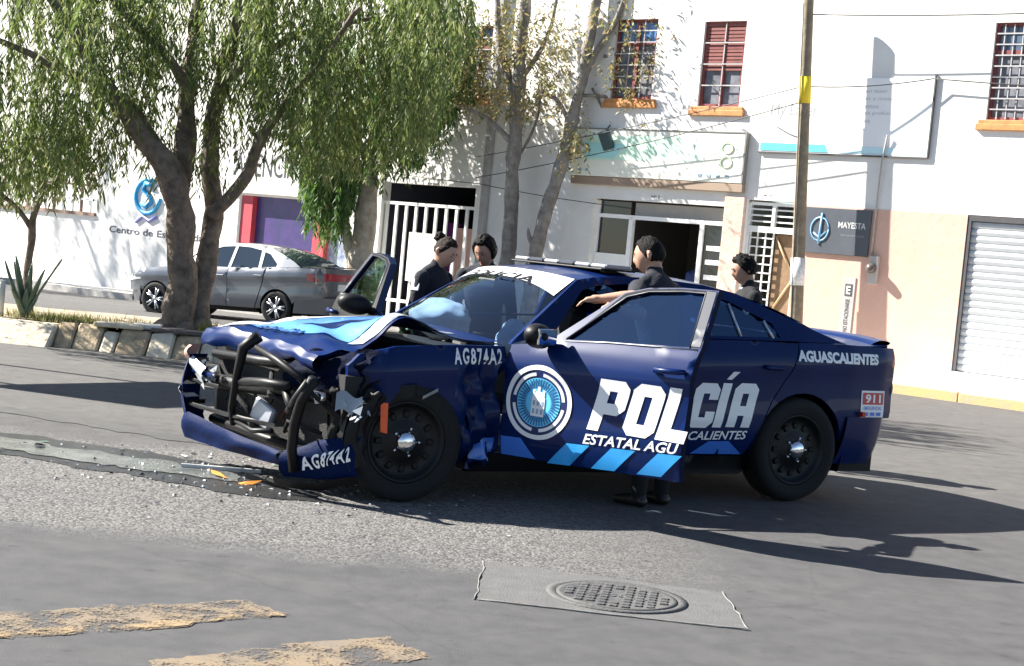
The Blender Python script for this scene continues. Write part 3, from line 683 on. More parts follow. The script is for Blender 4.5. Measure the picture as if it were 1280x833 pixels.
# lamps
f = MB()
rr = random.Random(4)
def shard(mb, c, s, m=0):
    c = Vector(c); pts = [c+Vector((rr.uniform(-s, s), rr.uniform(-s, s), rr.uniform(-s, s))) for _ in range(4)]
    mb.add(pts, [(0, 1, 2), (0, 1, 3), (1, 2, 3), (0, 2, 3)], m)
f.grid(8, 5, lambda u, v: bump(.015+.10*u, .66, .765, v, .04)+Vector((-.01, 0, 0))); hl = f.build('headlamp', mat('headlamp_amber', (.62, .36, .30), .25), car, label='far headlamp still in place')
f = MB(); f.grid(6, 4, lambda u, v: bump(.115+.12*u, .60-.1*u, .70-.06*u, v, .03)); f.build('headlamp_inner', CLEAR, hl)
f = MB()
for k in range(16): shard(f, fp(.14+.12*rr.random(), .54+.12*rr.random(), .02), .035)
f.build('headlamp_shards', CLEAR, hl, kind='stuff')
f = MB()
for k in range(14): shard(f, P(-.42+.12*rr.random(), .88+.10*rr.random(), .50+.12*rr.random()), .035)
bl = f.build('broken_headlamp', CLEAR, car)
f = MB(); f.grid(8, 6, lambda u, v: P(-.47+.12*u, .86+.10*u, .53+.11*v+.02*math.sin(u*6))); f.build('lamp_lens', mat('lamp_lens', (.20, .26, .34), .1, .2), bl)
f = MB(); f.lathe([(0, .02), (.03, .015), (.045, 0), (.05, -.03)], 'x', 14, P(-.52, .78, .60)); f.build('lamp_reflector', CHROME, bl)
f = MB(); f.add([P(-.215, .935, .60), P(-.175, .955, .60), P(-.165, .955, .42), P(-.20, .935, .43), P(-.19, .90, .60), P(-.19, .90, .42)], [(0, 1, 2, 3), (1, 4, 5, 2), (4, 0, 3, 5)]); f.build('side_reflector', ORANGE, car)
f = MB(); f.grid(6, 5, lambda u, v: P(-.12+.24*u, .90+.05*math.sin(u*4), .62+.08*v+.05*u-.03*u*u)); f.build('arch_liner_scrap', BLACK, car)
f = MB(); f.grid(4, 2, lambda u, v: P(.05+.10*u, .955, .63+.02*v+.05*u)); f.build('bent_bracket', GREYM, car)
# push bumper
PB = mat('push_bar_black', (.004, .004, .005), .5, 0, 0, .3, 15, spec=.25)
pb = MB(); pb.tube([P(-.72, .23, .90), P(-.79, .17, .82), P(-.80, .12, .62), P(-.79, .06, .44), P(-.76, .04, .33)], [.040, .036, .025, .023, .020], 8); pbo = pb.build('push_bumper', PB, car)
for pts, rad in (([P(-.74, .26, .83), P(-.70, .50, .78), P(-.66, .80, .70)], .022), ([P(-.78, .13, .61), P(-.72, .40, .635), P(-.68, .66, .645)], .028),
                 ([P(-.64, .90, .72), P(-.66, .80, .58), P(-.66, .735, .44), P(-.65, .70, .28), P(-.62, .69, .15)], .033),
                 ([P(-.67, .56, .64), P(-.68, .66, .56), P(-.67, .73, .50)], .026), ([P(-.66, .88, .70), P(-.68, .76, .58), P(-.67, .66, .50)], .026), ([P(-.76, .06, .36), P(-.74, .3, .33), P(-.70, .5, .36)], .016)):
    f = MB(); f.tube(pts, rad, 8); f.build('push_bar_tube', PB, pbo)
f = MB(); f.box(-.02, .02, -.11, .11, -.07, .07, bev=.012); o = f.build('siren_speaker', mat('grey_plate', (.32, .34, .38), .4, .5), car); o.location = P(-.66, .26, .43); o.rotation_euler = (.3, .1, .2)

# ================================================================== street and buildings
PLASTER = mat('white_plaster', (.80, .79, .77), .85, 0, 0, .07, 1.0, .2, 10, col2=(.64, .625, .595), det=9)
PLASTER2 = mat('cream_plaster', (.78, .76, .70), .85, 0, 0, .07, 1.1, .12, 14, col2=(.68, .66, .61))
PINK = mat('pink_render', (.66, .41, .335), .9, 0, 0, .1, 2.2, .3, 9, col2=(.60, .385, .295))
WOOD = mat('orange_sill_wood', (.55, .24, .075), .6, 0, 0, .35, 9)
REDFR = mat('red_frame', (.20, .042, .040), .6, 0, 0, .3, 8)
WHITEM = mat('white_metal', (.78, .78, .77), .4, 0, .2, .05, 6)
SHUT = mat('shutter_metal', (.44, .46, .48), .45, .25, 0, .07, 5)
DGREY = mat('dark_grey_frame', (.06, .058, .062), .6, 0, 0, .2, 8)
CONC = mat('concrete', (.40, .385, .36), .9, 0, 0, .18, 3, .25, 30)
PALEC = mat('pale_concrete', (.60, .575, .53), .9, 0, 0, .15, 2, .2, 30)
YKERB = mat('worn_yellow_kerb', (.62, .42, .16), .85, 0, 0, .3, 5, .2, 30, col2=(.46, .36, .24))
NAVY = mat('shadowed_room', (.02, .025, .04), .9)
def facade_frame(name, s0, label, cat='building', z=0):
    b = empty(name, fac(s0, 0, z), -PSI, label, cat)
    return b, (lambda s, o, zz: (sx(s)-sx(s0), -o, zz-z))
def wall(parent, q, name, s0, s1, z0, z1, holes, m, depth=.25, o=0, sp=.9):
    f = MB(); hs = [[(a, c), (b, c), (b, d), (a, d)] for a, b, c, d in holes]
    panel(f, [(s0, z0), (s1, z0), (s1, z1), (s0, z1)], lambda u, v, d: q(u, o-d, v), hs, sp=sp, back=depth, smooth=False)
    return f.build(name, m, parent)
def fbox(f, q, s0, s1, o0, o1, z0, z1, bev=0):
    a = q(s0, o1, z0); b = q(s1, o0, z1); return f.box(a[0], b[0], a[1], b[1], a[2], b[2], bev=bev)
def window(parent, q, s0, s1, z0, z1, cols, rows, frame=REDFR, bar=None, rec=.05, louvre=False, glass=None):
    bar = bar or mat('dull_white_bar', (.42, .41, .41), .6, 0, 0, .2, 9)
    f = MB()
    for a, b, c, d in ((s0, s1, z0, z0+.05), (s0, s1, z1-.05, z1), (s0, s0+.05, z0+.05, z1-.05), (s1-.05, s1, z0+.05, z1-.05), ((s0+s1)/2-.03, (s0+s1)/2+.03, z0+.05, z1-.05)): fbox(f, q, a, b, -rec-.04, -rec, c, d)
    zt = z0+(z1-z0)*.70; fbox(f, q, s0+.05, s1-.05, -rec-.035, -rec+.004, zt-.03, zt+.03)
    w = f.build('window', frame, parent)
    f = MB(); fbox(f, q, s0+.02, s1-.02, -rec-.06, -rec-.045, z0+.02, z1-.02); f.build('pane', glass or mat('window_glass_far', (.10, .14, .20), .08, 0, 0, .4, 2), w)
    f = MB(); fbox(f, q, s0+.04, s1-.04, -rec-.045, -rec-.038, z0+.04, zt-.03)
    curt = mat('window_curtain', (.17, .18, .21), .9, 0, 0, .5, 5); f.build('curtain', curt, w)
    for k in range(1, cols):
        x = s0+(s1-s0)*k/cols; f = MB(); fbox(f, q, x-.008, x+.008, -rec+.008, -rec+.022, z0+.02, z1-.02); f.build('bar', bar, w)
    for k in range(1, rows):
        z = z0+(z1-z0)*k/rows; f = MB(); fbox(f, q, s0+.02, s1-.02, -rec+.024, -rec+.034, z-.010, z+.010); f.build('cross_bar', bar, w)
    if louvre:
        for k in range(13):
            z = z0+.62+k*.062; f = MB(); fbox(f, q, s0+.05, s1-.05, -rec-.03, -rec+.002, z, z+.045); f.build('slat', mat('red_brown_slat', (.22, .06, .05), .6, 0, 0, .3, 8), w)
    f = MB(); fbox(f, q, s0-.13, s1+.12, -.03, .055, z0-.16, z0-.06, .008); fbox(f, q, s0-.10, s1+.09, -.03, .04, z0-.059, z0-.002, .006); f.build('sill', WOOD, w)
    return w
# ---- main two storey building
B, q = facade_frame('two_storey_building', -4, 'white two storey building with a pink lower band, red framed windows and a roller shutter')
holes = [(-6.45, -5.65, 4.42, 5.83), (-4.76, -4.0, 4.31, 5.76), (.11, 1.35, 4.18, 5.64), (-6.58, -4.06, .02, 2.63), (-3.67, -2.75, .02, 2.77), (0, 3.1, .35, 2.74)]
wall(B, q, 'wall', -8.95, 9.5, -.3, 7.6, holes, PLASTER, .22)
f = MB(); hs = [[(-3.67, -.1), (-2.75, -.1), (-2.75, 2.76), (-3.67, 2.76)], [(0, .35), (3.1, .35), (3.1, 2.74), (0, 2.74)]]
for a, b, c, d in ((-2.75, 0, -.2, 2.735), (0, 3.1, -.2, .348), (3.1, 9.5, -.2, 2.735)):
    panel(f, [(a, c), (b, c), (b, d), (a, d)], lambda u, v, dd: q(u, .006-dd, v), (), sp=.9, back=.006, smooth=False)
f.build('pink_band', PINK, B)
f = MB(); fbox(f, q, -4.05, -3.69, -.1, .05, -.1, 2.80, .01); f.build('pilaster', mat('pink_stipple', (.68, .47, .385), .95, 0, 0, .25, 14, .5, 40), B)
window(B, q, -6.45, -5.65, 4.42, 5.83, 3, 7, glass=mat('blue_pane', (.10, .22, .45), .06)); window(B, q, -4.76, -4.0, 4.31, 5.76, 2, 4, louvre=True); window(B, q, .11, 1.35, 4.18, 5.64, 9, 9)
f = MB(); fbox(f, q, -8.92, -8.77, 0, .10, -.1, 7.5, .02); f.build('downpipe', mat('grey_render', (.36, .35, .34), .9, 0, 0, .2, 4), B)
# roller shutter
f = MB(); fbox(f, q, 0, .06, -.10, -.004, .35, 2.74); fbox(f, q, .06, 3.1, -.10, -.004, 2.65, 2.74); fbox(f, q, 3.04, 3.1, -.1, -.004, .35, 2.65); sh = f.build('garage_door', DGREY, B)
f = MB(); n = 21; h = (2.65-.36)/n
prof = [(0, -.058), (.012, -.048), (.5*h, -.040), (h-.016, -.046), (h-.006, -.056), (h, -.058)]
me0 = None
for k in range(n):
    z = .36+k*h; f = MB()
    vs = [q(s, o_, z+dz) for dz, o_ in prof for s in (.06, 3.04)]
    f.add(vs, [(2*i, 2*i+1, 2*i+3, 2*i+2) for i in range(len(prof)-1)])
    f.build('slat', SHUT, sh)
f = MB(); fbox(f, q, .06, 3.04, -.12, -.06, .35, 2.65); f.build('backing', DGREY, sh)
f = MB(); v = [q(-.2, 0.008, .35), q(3.3, .008, .35), q(3.4, 1.25, .175), q(-.3, 1.25, .175), q(-.2, .008, .0), q(3.3, .008, .0), q(3.4, 1.25, .0), q(-.3, 1.25, .0)]
f.add(v, [(0, 1, 2, 3), (4, 5, 6, 7), (0, 3, 7, 4), (1, 2, 6, 5), (2, 3, 7, 6)]); f.build('door_step', mat('white_painted_concrete', (.78, .77, .75), .8, 0, 0, .08, 3), B)
# shop entrance under the green sign
f = MB()
for a, b, c, d in ((-6.58, -6.52, .05, 2.60), (-5.93, -5.85, .05, 2.34), (-4.56, -4.49, .05, 2.34), (-4.11, -4.06, .05, 2.60), (-6.52, -4.11, 2.30, 2.37), (-6.52, -5.93, 1.60, 1.66)): fbox(f, q, a, b, -.20, -.12, c, d)
en = f.build('shop_front', WHITEM, B)
f = MB(); fbox(f, q, -6.52, -5.93, -.17, -.15, .1, 1.6); f.build('lower_panel', WHITEM, en)
f = MB(); fbox(f, q, -6.52, -5.93, -.17, -.16, 1.66, 2.30); fbox(f, q, -6.52, -5.93, -.17, -.16, 2.37, 2.6); f.build('pane', mat('dark_pane', (.015, .02, .025), .08), en)
f = MB(); fbox(f, q, -5.85, -4.11, -.19, -.17, 2.37, 2.6); f.build('transom_panel', mat('grey_panel', (.30, .29, .27), .7, 0, 0, .1, 4), en)
f = MB(); fbox(f, q, -4.49, -4.11, -.17, -.16, .1, 2.30); f.build('pane', MATS['dark_pane'], en)
for z in (1.15, 1.36, 1.62, 1.86): f = MB(); fbox(f, q, -4.42, -4.17, -.158, -.152, z, z+.085); f.build('window_sticker', WHITE, en)
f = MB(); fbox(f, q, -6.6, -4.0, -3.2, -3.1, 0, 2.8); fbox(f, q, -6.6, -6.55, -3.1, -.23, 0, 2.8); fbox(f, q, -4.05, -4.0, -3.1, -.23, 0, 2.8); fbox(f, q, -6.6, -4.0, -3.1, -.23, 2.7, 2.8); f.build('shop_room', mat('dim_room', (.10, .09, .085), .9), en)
# metal gate, one leaf open
f = MB(); fbox(f, q, -3.67, -3.63, -.14, -.06, .05, 2.72); fbox(f, q, -2.79, -2.75, -.14, -.06, .05, 2.72); fbox(f, q, -3.63, -2.79, -.14, -.06, 2.24, 2.34); fbox(f, q, -3.63, -2.79, -.14, -.06, 2.69, 2.74); fbox(f, q, -3.24, -3.19, -.14, -.06, 2.34, 2.69)
g = f.build('gate', WHITEM, B)
for k in range(3): f = MB(); z = 2.41+k*.10; fbox(f, q, -3.63, -3.24, -.12, -.09, z, z+.025); fbox(f, q, -3.19, -2.79, -.12, -.09, z, z+.025); f.build('transom_bar', WHITEM, g)
for k in range(14): f = MB(); z = .25+k*.145; fbox(f, q, -3.62, -3.20, -.115, -.09, z, z+.022); f.build('cross_bar', WHITEM, g)
for s in (-3.62, -3.49, -3.35, -3.21): f = MB(); fbox(f, q, s, s+.022, -.125, -.10, .1, 2.24); f.build('bar', WHITEM, g)
f = MB(); fbox(f, q, -3.19, -2.80, -.22, -.17, .08, 2.23); lf = f.build('gate_leaf', mat('brown_leaf', (.22, .135, .07), .6, 0, 0, .3, 6), g)
f = MB(); f.tube([q(-3.17, -.15, 2.18), q(-2.82, -.15, 1.55)], .02, 6); f.tube([q(-3.17, -.15, .9), q(-2.82, -.15, 1.5)], .02, 6); f.build('brace', mat('tan_leaf', (.42, .29, .16), .6), lf)
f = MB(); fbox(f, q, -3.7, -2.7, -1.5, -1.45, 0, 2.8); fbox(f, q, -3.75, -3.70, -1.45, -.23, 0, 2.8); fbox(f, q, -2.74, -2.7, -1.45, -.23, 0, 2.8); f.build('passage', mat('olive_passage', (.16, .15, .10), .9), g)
V, F = fit_text('MA. DEL R.', .2, .035, .01); f = MB(); f.add([q(-3.38+a, .004, 2.84+b) for a, b in V], F); f.build('house_lettering', DGREY, B)
V, F = fit_text('Nº 2', .16, .05, .01); f = MB(); f.add([q(-5.45+a, .004, 2.69+b) for a, b in V], F); f.build('house_number', DGREY, B)
# ---- signs on the facade
def sign(name, s0, label, cat='sign'): return facade_frame(name, s0, label, cat)
g, q2 = sign('shop_sign', -5.4, 'pale green and cream box sign over the shop entrance')
f = MB(); fbox(f, q2, -7.02, -3.76, .005, .10, 3.02, 3.86, .012); f.build('box', mat('sign_cream', (.80, .80, .70), .5), g)
f = MB(); panel(f, [(-6.75, 3.30), (-4.6, 3.36), (-4.0, 3.62), (-4.2, 3.78), (-6.8, 3.74)], lambda u, v, d: q2(u, .104, v), sp=2); f.build('green_field', mat('sign_pale_green', (.60, .82, .66), .5), g)
f = MB(); panel(f, [(-6.78, 3.34), (-6.2, 3.35), (-6.0, 3.6), (-6.8, 3.62)], lambda u, v, d: q2(u, .107, v), sp=2); f.build('aqua_field', mat('sign_aqua', (.40, .76, .74), .5), g)
for s, z in ((-4.06, 3.60), (-4.06, 3.36)):
    f = MB(); f.tube([q2(s+.10*math.cos(t*.4), .107, z+.09*math.sin(t*.4)) for t in range(17)], .010, 5); f.build('ring_logo', mat('sign_lime', (.60, .72, .42), .5), g)
for s in (-4.55, -4.38, -4.22, -4.06, -6.88, -6.74): f = MB(); fbox(f, q2, s, s+.06, .103, .108, 3.10, 3.15); f.build('icon', mat('icon_blue', (.25, .38, .45), .5), g)
f = MB(); f.box(-.11, .11, -.05, .05, -.17, .17, M=Matrix.Translation(q2(-6.33, .17, 3.66)) @ Matrix.Rotation(R(-16), 4, 'Y') @ Matrix.Rotation(R(20), 4, 'X'), bev=.015); f.build('shadow_box', mat('shadow_teal_grey', (.035, .07, .08), .5), g)  # added dark box standing in for a shadow shape on the sign
f = MB(); f.tube([q2(-6.40, .0, 3.95), q2(-6.38, .16, 3.80)], .012, 6); f.build('shadow_box_arm', DGREY, g)  # made-up arm carrying that dark box
f = MB(); fbox(f, q2, -7.03, -3.73, 0, .09, 2.87, 3.015, .01); f.build('sign_shade_band', mat('sign_shade_brown', (.30, .22, .16), .7), g)  # brown band: shade under the sign put into colour
f = MB(); fbox(f, q2, -3.758, -3.735, .0, .112, 3.02, 3.875); fbox(f, q2, -7.03, -3.758, .0, .112, 3.862, 3.88); f.build('sign_edge', mat('sign_edge_grey', (.22, .21, .20), .6), g)
g, q2 = sign('banner', -2.1, 'large white laser shop banner with a turquoise strip along its lower edge')
f = MB(); fbox(f, q2, -3.54, -.72, .012, .028, 3.58, 4.80); f.build('cloth', mat('banner_white', (.84, .84, .84), .5), g)
f = MB(); panel(f, [(-3.52, 3.60), (-.76, 3.60), (-.76, 3.70), (-3.52, 3.715)], lambda u, v, d: q2(u, .033, v), sp=1); f.build('turquoise_strip', mat('banner_pale', (.55, .80, .86), .5), g)
f = MB(); panel(f, [(-3.52, 3.60), (-2.35, 3.60), (-2.4, 3.72), (-3.52, 3.725)], lambda u, v, d: q2(u, .036, v), sp=1); f.build('turquoise_strip', mat('banner_teal', (.10, .55, .62), .5), g)
f = MB(); fbox(f, q2, -3.54, -.70, .01, .045, 3.555, 3.578); fbox(f, q2, -.718, -.695, .01, .045, 3.58, 4.86); f.build('frame', DGREY, g)
g2 = None
V, F = fit_text('My Laser', .82, .26, 0, .1); f = MB(); f.add([q2(-3.40+a, .031, 4.12+b) for a, b in V], F); f.build('lettering', mat('banner_grey', (.33, .33, .34), .6), g)
f = MB(); f.tube([q2(-3.3+.09*t, .034, 4.02-.20*math.sin(min(1, t/6)*1.5)) for t in range(7)], .012, 5); f.build('swoosh', mat('banner_grey_dark', (.18, .18, .19), .6), g)
for k in range(6):
    V, F = fit_text(('Depilacion laser', 'Faciales y masajes', 'Tratamientos', 'Limpieza profunda', 'Reductivos', 'Citas')[k], (.75, .85, .62, .8, .5, .3)[k], .07, 0); f = MB(); f.add([q2(-2.2+.12*(k % 2)+a, .031, 4.55-.115*k+b) for a, b in V], F); f.build('lettering', mat('banner_light_grey', (.52, .53, .56), .6), g)
V, F = fit_text('449 000', .7, .07, .015); f = MB(); f.add([q2(-2.2+a, .031, 3.77+b) for a, b in [(0, 0)]], []); 
g, q2 = sign('dark_sign', -2, 'dark grey wall sign with a pale blue emblem behind the pole')
f = MB(); fbox(f, q2, -2.62, -1.5, .01, .05, 1.97, 2.71, .006); f.build('board', mat('sign_slate', (.075, .085, .105), .45, 0, 0, .15, 4), g)
f = MB(); f.tube([q2(-2.33+.15*math.cos(t*.35), .054, 2.36+.19*math.sin(t*.35)) for t in range(19)], .014, 5); f.tube([q2(-2.33, .054, 2.12), q2(-2.31, .054, 2.62)], .022, 5); f.tube([q2(-2.43, .054, 2.3), q2(-2.33, .054, 2.22), q2(-2.22, .054, 2.32)], .016, 5); f.build('emblem', mat('emblem_blue', (.22, .42, .62), .4), g)
V, F = fit_text('MAYESTA', .46, .10, .02); f = MB(); f.add([q2(-2.03+a, .053, 2.40+b) for a, b in V], F); f.build('lettering', mat('sign_pale_text', (.55, .56, .55), .5), g)
V, F = fit_text('SPA & MASAJES', .40, .045, 0); f = MB(); f.add([q2(-1.98+a, .053, 2.26+b) for a, b in V], F); f.build('lettering', mat('sign_dim_text', (.22, .25, .30), .5), g)
g, q2 = sign('parking_sign', -1.76, 'narrow grey vertical plate with a boxed letter E on the pink wall')
f = MB(); fbox(f, q2, -1.86, -1.66, .008, .02, .72, 1.63); f.build('plate', mat('plate_grey', (.40, .38, .37), .6, 0, 0, .1, 6), g)
f = MB(); fbox(f, q2, -1.82, -1.70, .021, .025, 1.33, 1.52); f.build('letter_box', DGREY, g)
V, F = fit_text('E', .07, .13, .02); f = MB(); f.add([q2(-1.795+a, .028, 1.36+b) for a, b in V], F); f.build('letter', WHITE, g)
V, F = fit_text('NO ESTACIONARSE', .52, .07, .01); f = MB(); f.add([q2(-1.725-b, .023, .76+a) for a, b in V], F); f.build('lettering', DGREY, g)
g, q2 = sign('electricity_meter', -1.38, 'round glass electricity meter on a grey box below its conduit', 'meter')
f = MB(); f.tube([q2(-1.44, .03, 1.9), q2(-1.44, .03, 2.92), q2(-1.42, .05, 3.5), q2(-1.36, .08, 3.9)], .014, 6); f.build('conduit', CONC, g)
f = MB(); fbox(f, q2, -1.45, -1.30, .008, .08, 1.55, 2.0, .01); f.build('box', mat('meter_box', (.45, .42, .39), .6), g)
f = MB(); f.lathe([(.075, -.02), (.08, -.09), (.06, -.14), (0, -.15)], 'y', 18, (q2(-1.375, .06, 1.80))); f.build('dial', mat('meter_glass', (.12, .10, .09), .2), g)
# ---- gate yard building
B2, q = facade_frame('white_annex', -10.4, 'white upper wall with an open driveway and a white railing gate below')
wall(B2, q, 'wall', -11.85, -8.955, -.6, 7.6, [(-11.24, -9.09, -.05, 2.68), (-9.62, -9.03, 4.42, 5.78)], PLASTER, .25)
window(B2, q, -9.62, -9.03, 4.42, 5.78, 2, 6)
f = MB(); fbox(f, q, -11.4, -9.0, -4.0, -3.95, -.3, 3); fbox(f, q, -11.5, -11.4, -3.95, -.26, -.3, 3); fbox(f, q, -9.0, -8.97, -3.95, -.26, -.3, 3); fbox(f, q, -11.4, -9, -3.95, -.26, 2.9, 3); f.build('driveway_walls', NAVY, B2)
f = MB(); fbox(f, q, -11.24, -9.09, -.14, -.08, 2.25, 2.31); rl = f.build('railing_gate', WHITEM, B2)
f = MB(); fbox(f, q, -11.24, -9.09, -.14, -.08, .30, .36); f.build('lower_rail', WHITEM, rl)
for k in range(10): f = MB(); s = -11.2+k*.232; fbox(f, q, s, s+.055, -.13, -.09, .0, 2.26); f.build('bar', WHITEM, rl)
f = MB(); fbox(f, q, -10.55, -9.85, -.07, -.05, .75, 1.72); f.build('white_board', WHITEM, rl)
f = MB(); fbox(f, q, -11.15, -10.85, -2.0, -1.9, -.2, 2.0); f.build('purple_panel', mat('purple_panel', (.16, .03, .20), .6), B2)
f = MB(); fbox(f, q, -10.5, -10.0, -1.6, -1.4, -.2, 1.9); f.build('pink_post', mat('dusty_pink', (.62, .38, .36), .8), B2)
# ---- driving school shop
B3, q = facade_frame('corner_shop', -13.4, 'white shop with red pillars, purple window and hand painted capitals above')
wall(B3, q, 'wall', -15.1, -11.855, -.7, 5.6, [(-14.82, -12.0, -.2, 2.2)], PLASTER, .25)
f = MB(); fbox(f, q, -15.1, -11.9, .0, .10, 2.24, 2.42, .01); f.build('ledge', PALEC, B3)
V, F = fit_text('AGENCIA DE V', 2.62, .50, .0); f = MB(); f.add([q(-15.08+a, .006, 2.62+b) for a, b in V], F); f.build('lettering', mat('black_lettering', (.03, .03, .035), .6), B3)
for s in (-14.82, -12.88): f = MB(); fbox(f, q, s, s+.30, -.2, -.02, -.25, 2.2); f.build('pillar', mat('red_pillar', (.45, .05, .07), .6, 0, 0, .15, 5), B3)
f = MB(); fbox(f, q, -14.52, -12.88, -.2, -.15, .95, 2.2); w = f.build('shop_window', mat('purple_poster', (.07, .035, .17), .4, 0, 0, .6, 3, col2=(.03, .03, .10)), B3)
f = MB(); fbox(f, q, -14.52, -12.88, -.2, -.15, -.2, .90); f.build('shop_window', mat('poster_blue', (.10, .13, .30), .4, 0, 0, .5, 5), B3)
f = MB(); fbox(f, q, -12.58, -12.0, -.2, -.15, -.2, 2.2); f.build('shop_window', mat('pale_poster', (.45, .52, .60), .4, 0, 0, .6, 6, col2=(.10, .12, .2)), B3)
f = MB()
for k in range(5): fbox(f, q, -15.08+k*.05, -15.05+k*.05, .0, .03, -.3, 2.2)
f.build('corrugated_strip', WHITEM, B3, kind='stuff')
V, F = fit_text('VENTA', .6, .14, .02); f = MB(); f.add([q(-14.0+a, -.145, .62+b) for a, b in V], F); f.build('poster_lettering', WHITE, B3)
# ---- clinic wall and low wall
B4, q = facade_frame('clinic_wall', -17, 'tall white clinic wall with a round blue swan-like emblem', 'wall')
wall(B4, q, 'wall', -19.0, -15.105, -.75, 5.0, [], PLASTER, .25)
f = MB(); f.tube([q(-17.45+.36*math.cos(1.1+t*.32), .02, 2.0+.40*math.sin(1.1+t*.32)) for t in range(17)], .05, 6); f.tube([q(-17.45+x, .025, 2.0+z) for x, z in ((.14, .25), (-.08, .30), (-.14, .14), (.05, .02), (.12, -.12), (-.02, -.24), (-.16, -.18))], .065, 6); f.build('emblem', mat('emblem_cyan', (.03, .33, .62), .5), B4)
f = MB(); f.tube([q(-17.45+x, .02, 1.48+z) for x, z in ((-.3, -.1), (-.1, .05), (.1, -.05), (.3, .06))], .04, 6); f.build('emblem_wave', mat('emblem_violet', (.20, .20, .50), .5), B4)
V, F = fit_text('Centro de Especialidades', 3.2, .21, .015); f = MB(); f.add([q(-18.55+a, .006, 1.03+b) for a, b in V], F); f.build('lettering', mat('ink_grey', (.06, .06, .09), .6), B4)
f = MB(); fbox(f, q, -19.0, -15.11, .0, .03, -.75, -.28); f.build('plinth', CONC, B4)
B5, q = facade_frame('low_wall', -24, 'low white wall with a lattice of brown and white rails on top', 'wall')
wall(B5, q, 'wall', -44, -19.005, -1, 1.42, [], PLASTER, .25, sp=3)
f = MB(); fbox(f, q, -44, -19.01, -.2, .06, 1.42, 1.50); f.build('coping', mat('brown_coping', (.25, .17, .13), .8), B5)
for k in range(24): f = MB(); s = -26+k*.29; fbox(f, q, s, s+.05, -.12, -.07, 1.5, 2.15); f.build('post', [WHITEM, mat('brown_rail', (.20, .12, .09), .7)][k % 3 == 1], B5)
for z in (1.78, 2.13): f = MB(); fbox(f, q, -26, -19.02, -.06, -.02, z, z+.05); f.build('rail', [MATS['brown_rail'], WHITEM][z < 2], B5)
f = MB(); fbox(f, q, -44, -19.01, .0, .03, -1, -.40); f.build('plinth', CONC, B5)
B6, q = facade_frame('rear_house', -24, 'pale house standing behind the low wall, mostly hidden by leaves'); wall(B6, q, 'wall', -60, -12, -1, 14, [(-23.5, -22, 2.0, 3.4)], PLASTER2, .3, o=-5, sp=4)
f = MB(); fbox(f, q, -23.5, -22, -5.3, -5.2, 2, 3.4); f.build('window', mat('grey_window', (.12, .15, .2), .2), B6)

# ---- pavement, kerbs, island
def strip(name, ss, o0, o1, m, dz, parent=None, skirt=.2):
    f = MB(); vs = []; 
    for s in ss:
        for o_, z in ((o0, dz), (o1, dz), (o1, dz-skirt)): p = fac(s, o_); p.z = base_z(s)+z; vs.append(p)
    f.add(vs, [(3*i+k, 3*i+3+k, 3*i+4+k, 3*i+1+k) for i in range(len(ss)-1) for k in (0, 1)]); return f.build(name, m, parent, kind='structure')
strip('pavement', [-44, -26, -17, -12, -6, -3, 0, 4, 14], -.1, 1.36, PALEC, .14)
kerb = empty('kerb', fac(0, 1.4, 0), -PSI, kind='structure')
for k in range(22):
    s = -9+k*.98; f = MB(); zb = base_z(s); j = rnd.uniform(-.006, .006); s, s1 = sx(s), sx(s+.98)
    f.box(s, s1-.012, -.10+j, .04+j, zb-.1, zb+.143+j, bev=.012); f.build('kerb_stone', YKERB if k > 8 else CONC, kerb)
f = MB(); vs = []
for s in (-44, -26, -17, -12, -9.02):
    for o_, z in ((1.36, .143), (1.5, .143), (1.5, -.1)): p = fac(s, o_); p.z = base_z(s)+z; vs.append(p)
f.add(vs, [(3*i+k, 3*i+3+k, 3*i+4+k, 3*i+1+k) for i in range(4) for k in (0, 1)]); f.build('far_kerb', CONC, kind='structure')
# planted island with a stone kerb
STONE = [mat('kerb_stone_%s' % a, c, .9, 0, 0, .4, 9, .6, 18, col2=c2, det=7) for a, c, c2 in (('cream', (.62, .50, .32), (.33, .25, .16)), ('tan', (.55, .42, .26), (.24, .18, .12)), ('pale', (.68, .60, .46), (.50, .42, .31)))]
DIRT = mat('island_soil', (.42, .34, .24), .95, 0, 0, .4, 3, .5, 20, col2=(.24, .19, .13))
IY = lambda x: 18.05-.05*(x+5)
f = MB(); xs = np.arange(-16, .9, .4); ys = np.arange(0, 3.01, .3)
f.add([(x, IY(x)+.12+y, .26+.03*noise.noise(Vector((x*1.3, y*1.3, 0)))-.28*max(0, (y-2.6)/.4)) for x in xs for y in ys], [(i*len(ys)+j, (i+1)*len(ys)+j, (i+1)*len(ys)+j+1, i*len(ys)+j+1) for i in range(len(xs)-1) for j in range(len(ys)-1)], 0, True); f.build('island_soil', DIRT, kind='structure')
ik = empty('island_kerb', (-5, 18.05, 0), 0, kind='structure')
x = -9.5; FRONT = {k*8+i for k in range(4) for i in (0, 1, 2, 7)}
while x < .6:
    w = rnd.uniform(.16, .34); f = MB(); M = Matrix.Translation((x-(-5), IY(x)-18.05+rnd.uniform(-.02, .02), 0)) @ Matrix.Rotation(rnd.uniform(-.04, .04)-.05, 4, 'Z')
    smooth_ = x < -5.6
    if smooth_: w = 1.1
    hh = .25 if smooth_ else .235+rnd.uniform(-.04, .035)
    bt = .30 if smooth_ else .21; f.box(0, w-(.006 if smooth_ else .012), -.02, .17, -.05, hh, M=M, bev=.025); f.v = [tuple(Vector(v)+(M.to_3x3() @ Vector((0, -bt*(1-(v[2]+.05)/(hh+.05)), 0)) if i in FRONT else Vector())) for i, v in enumerate(f.v)]; f.v = [tuple(Vector(v)+noise.noise_vector(Vector(v)*6)*(.008 if smooth_ else .028)) for v in f.v]; f.build('stone', STONE[2] if smooth_ else rnd.choice(STONE), ik); x += w
f = MB(); x = -4.7
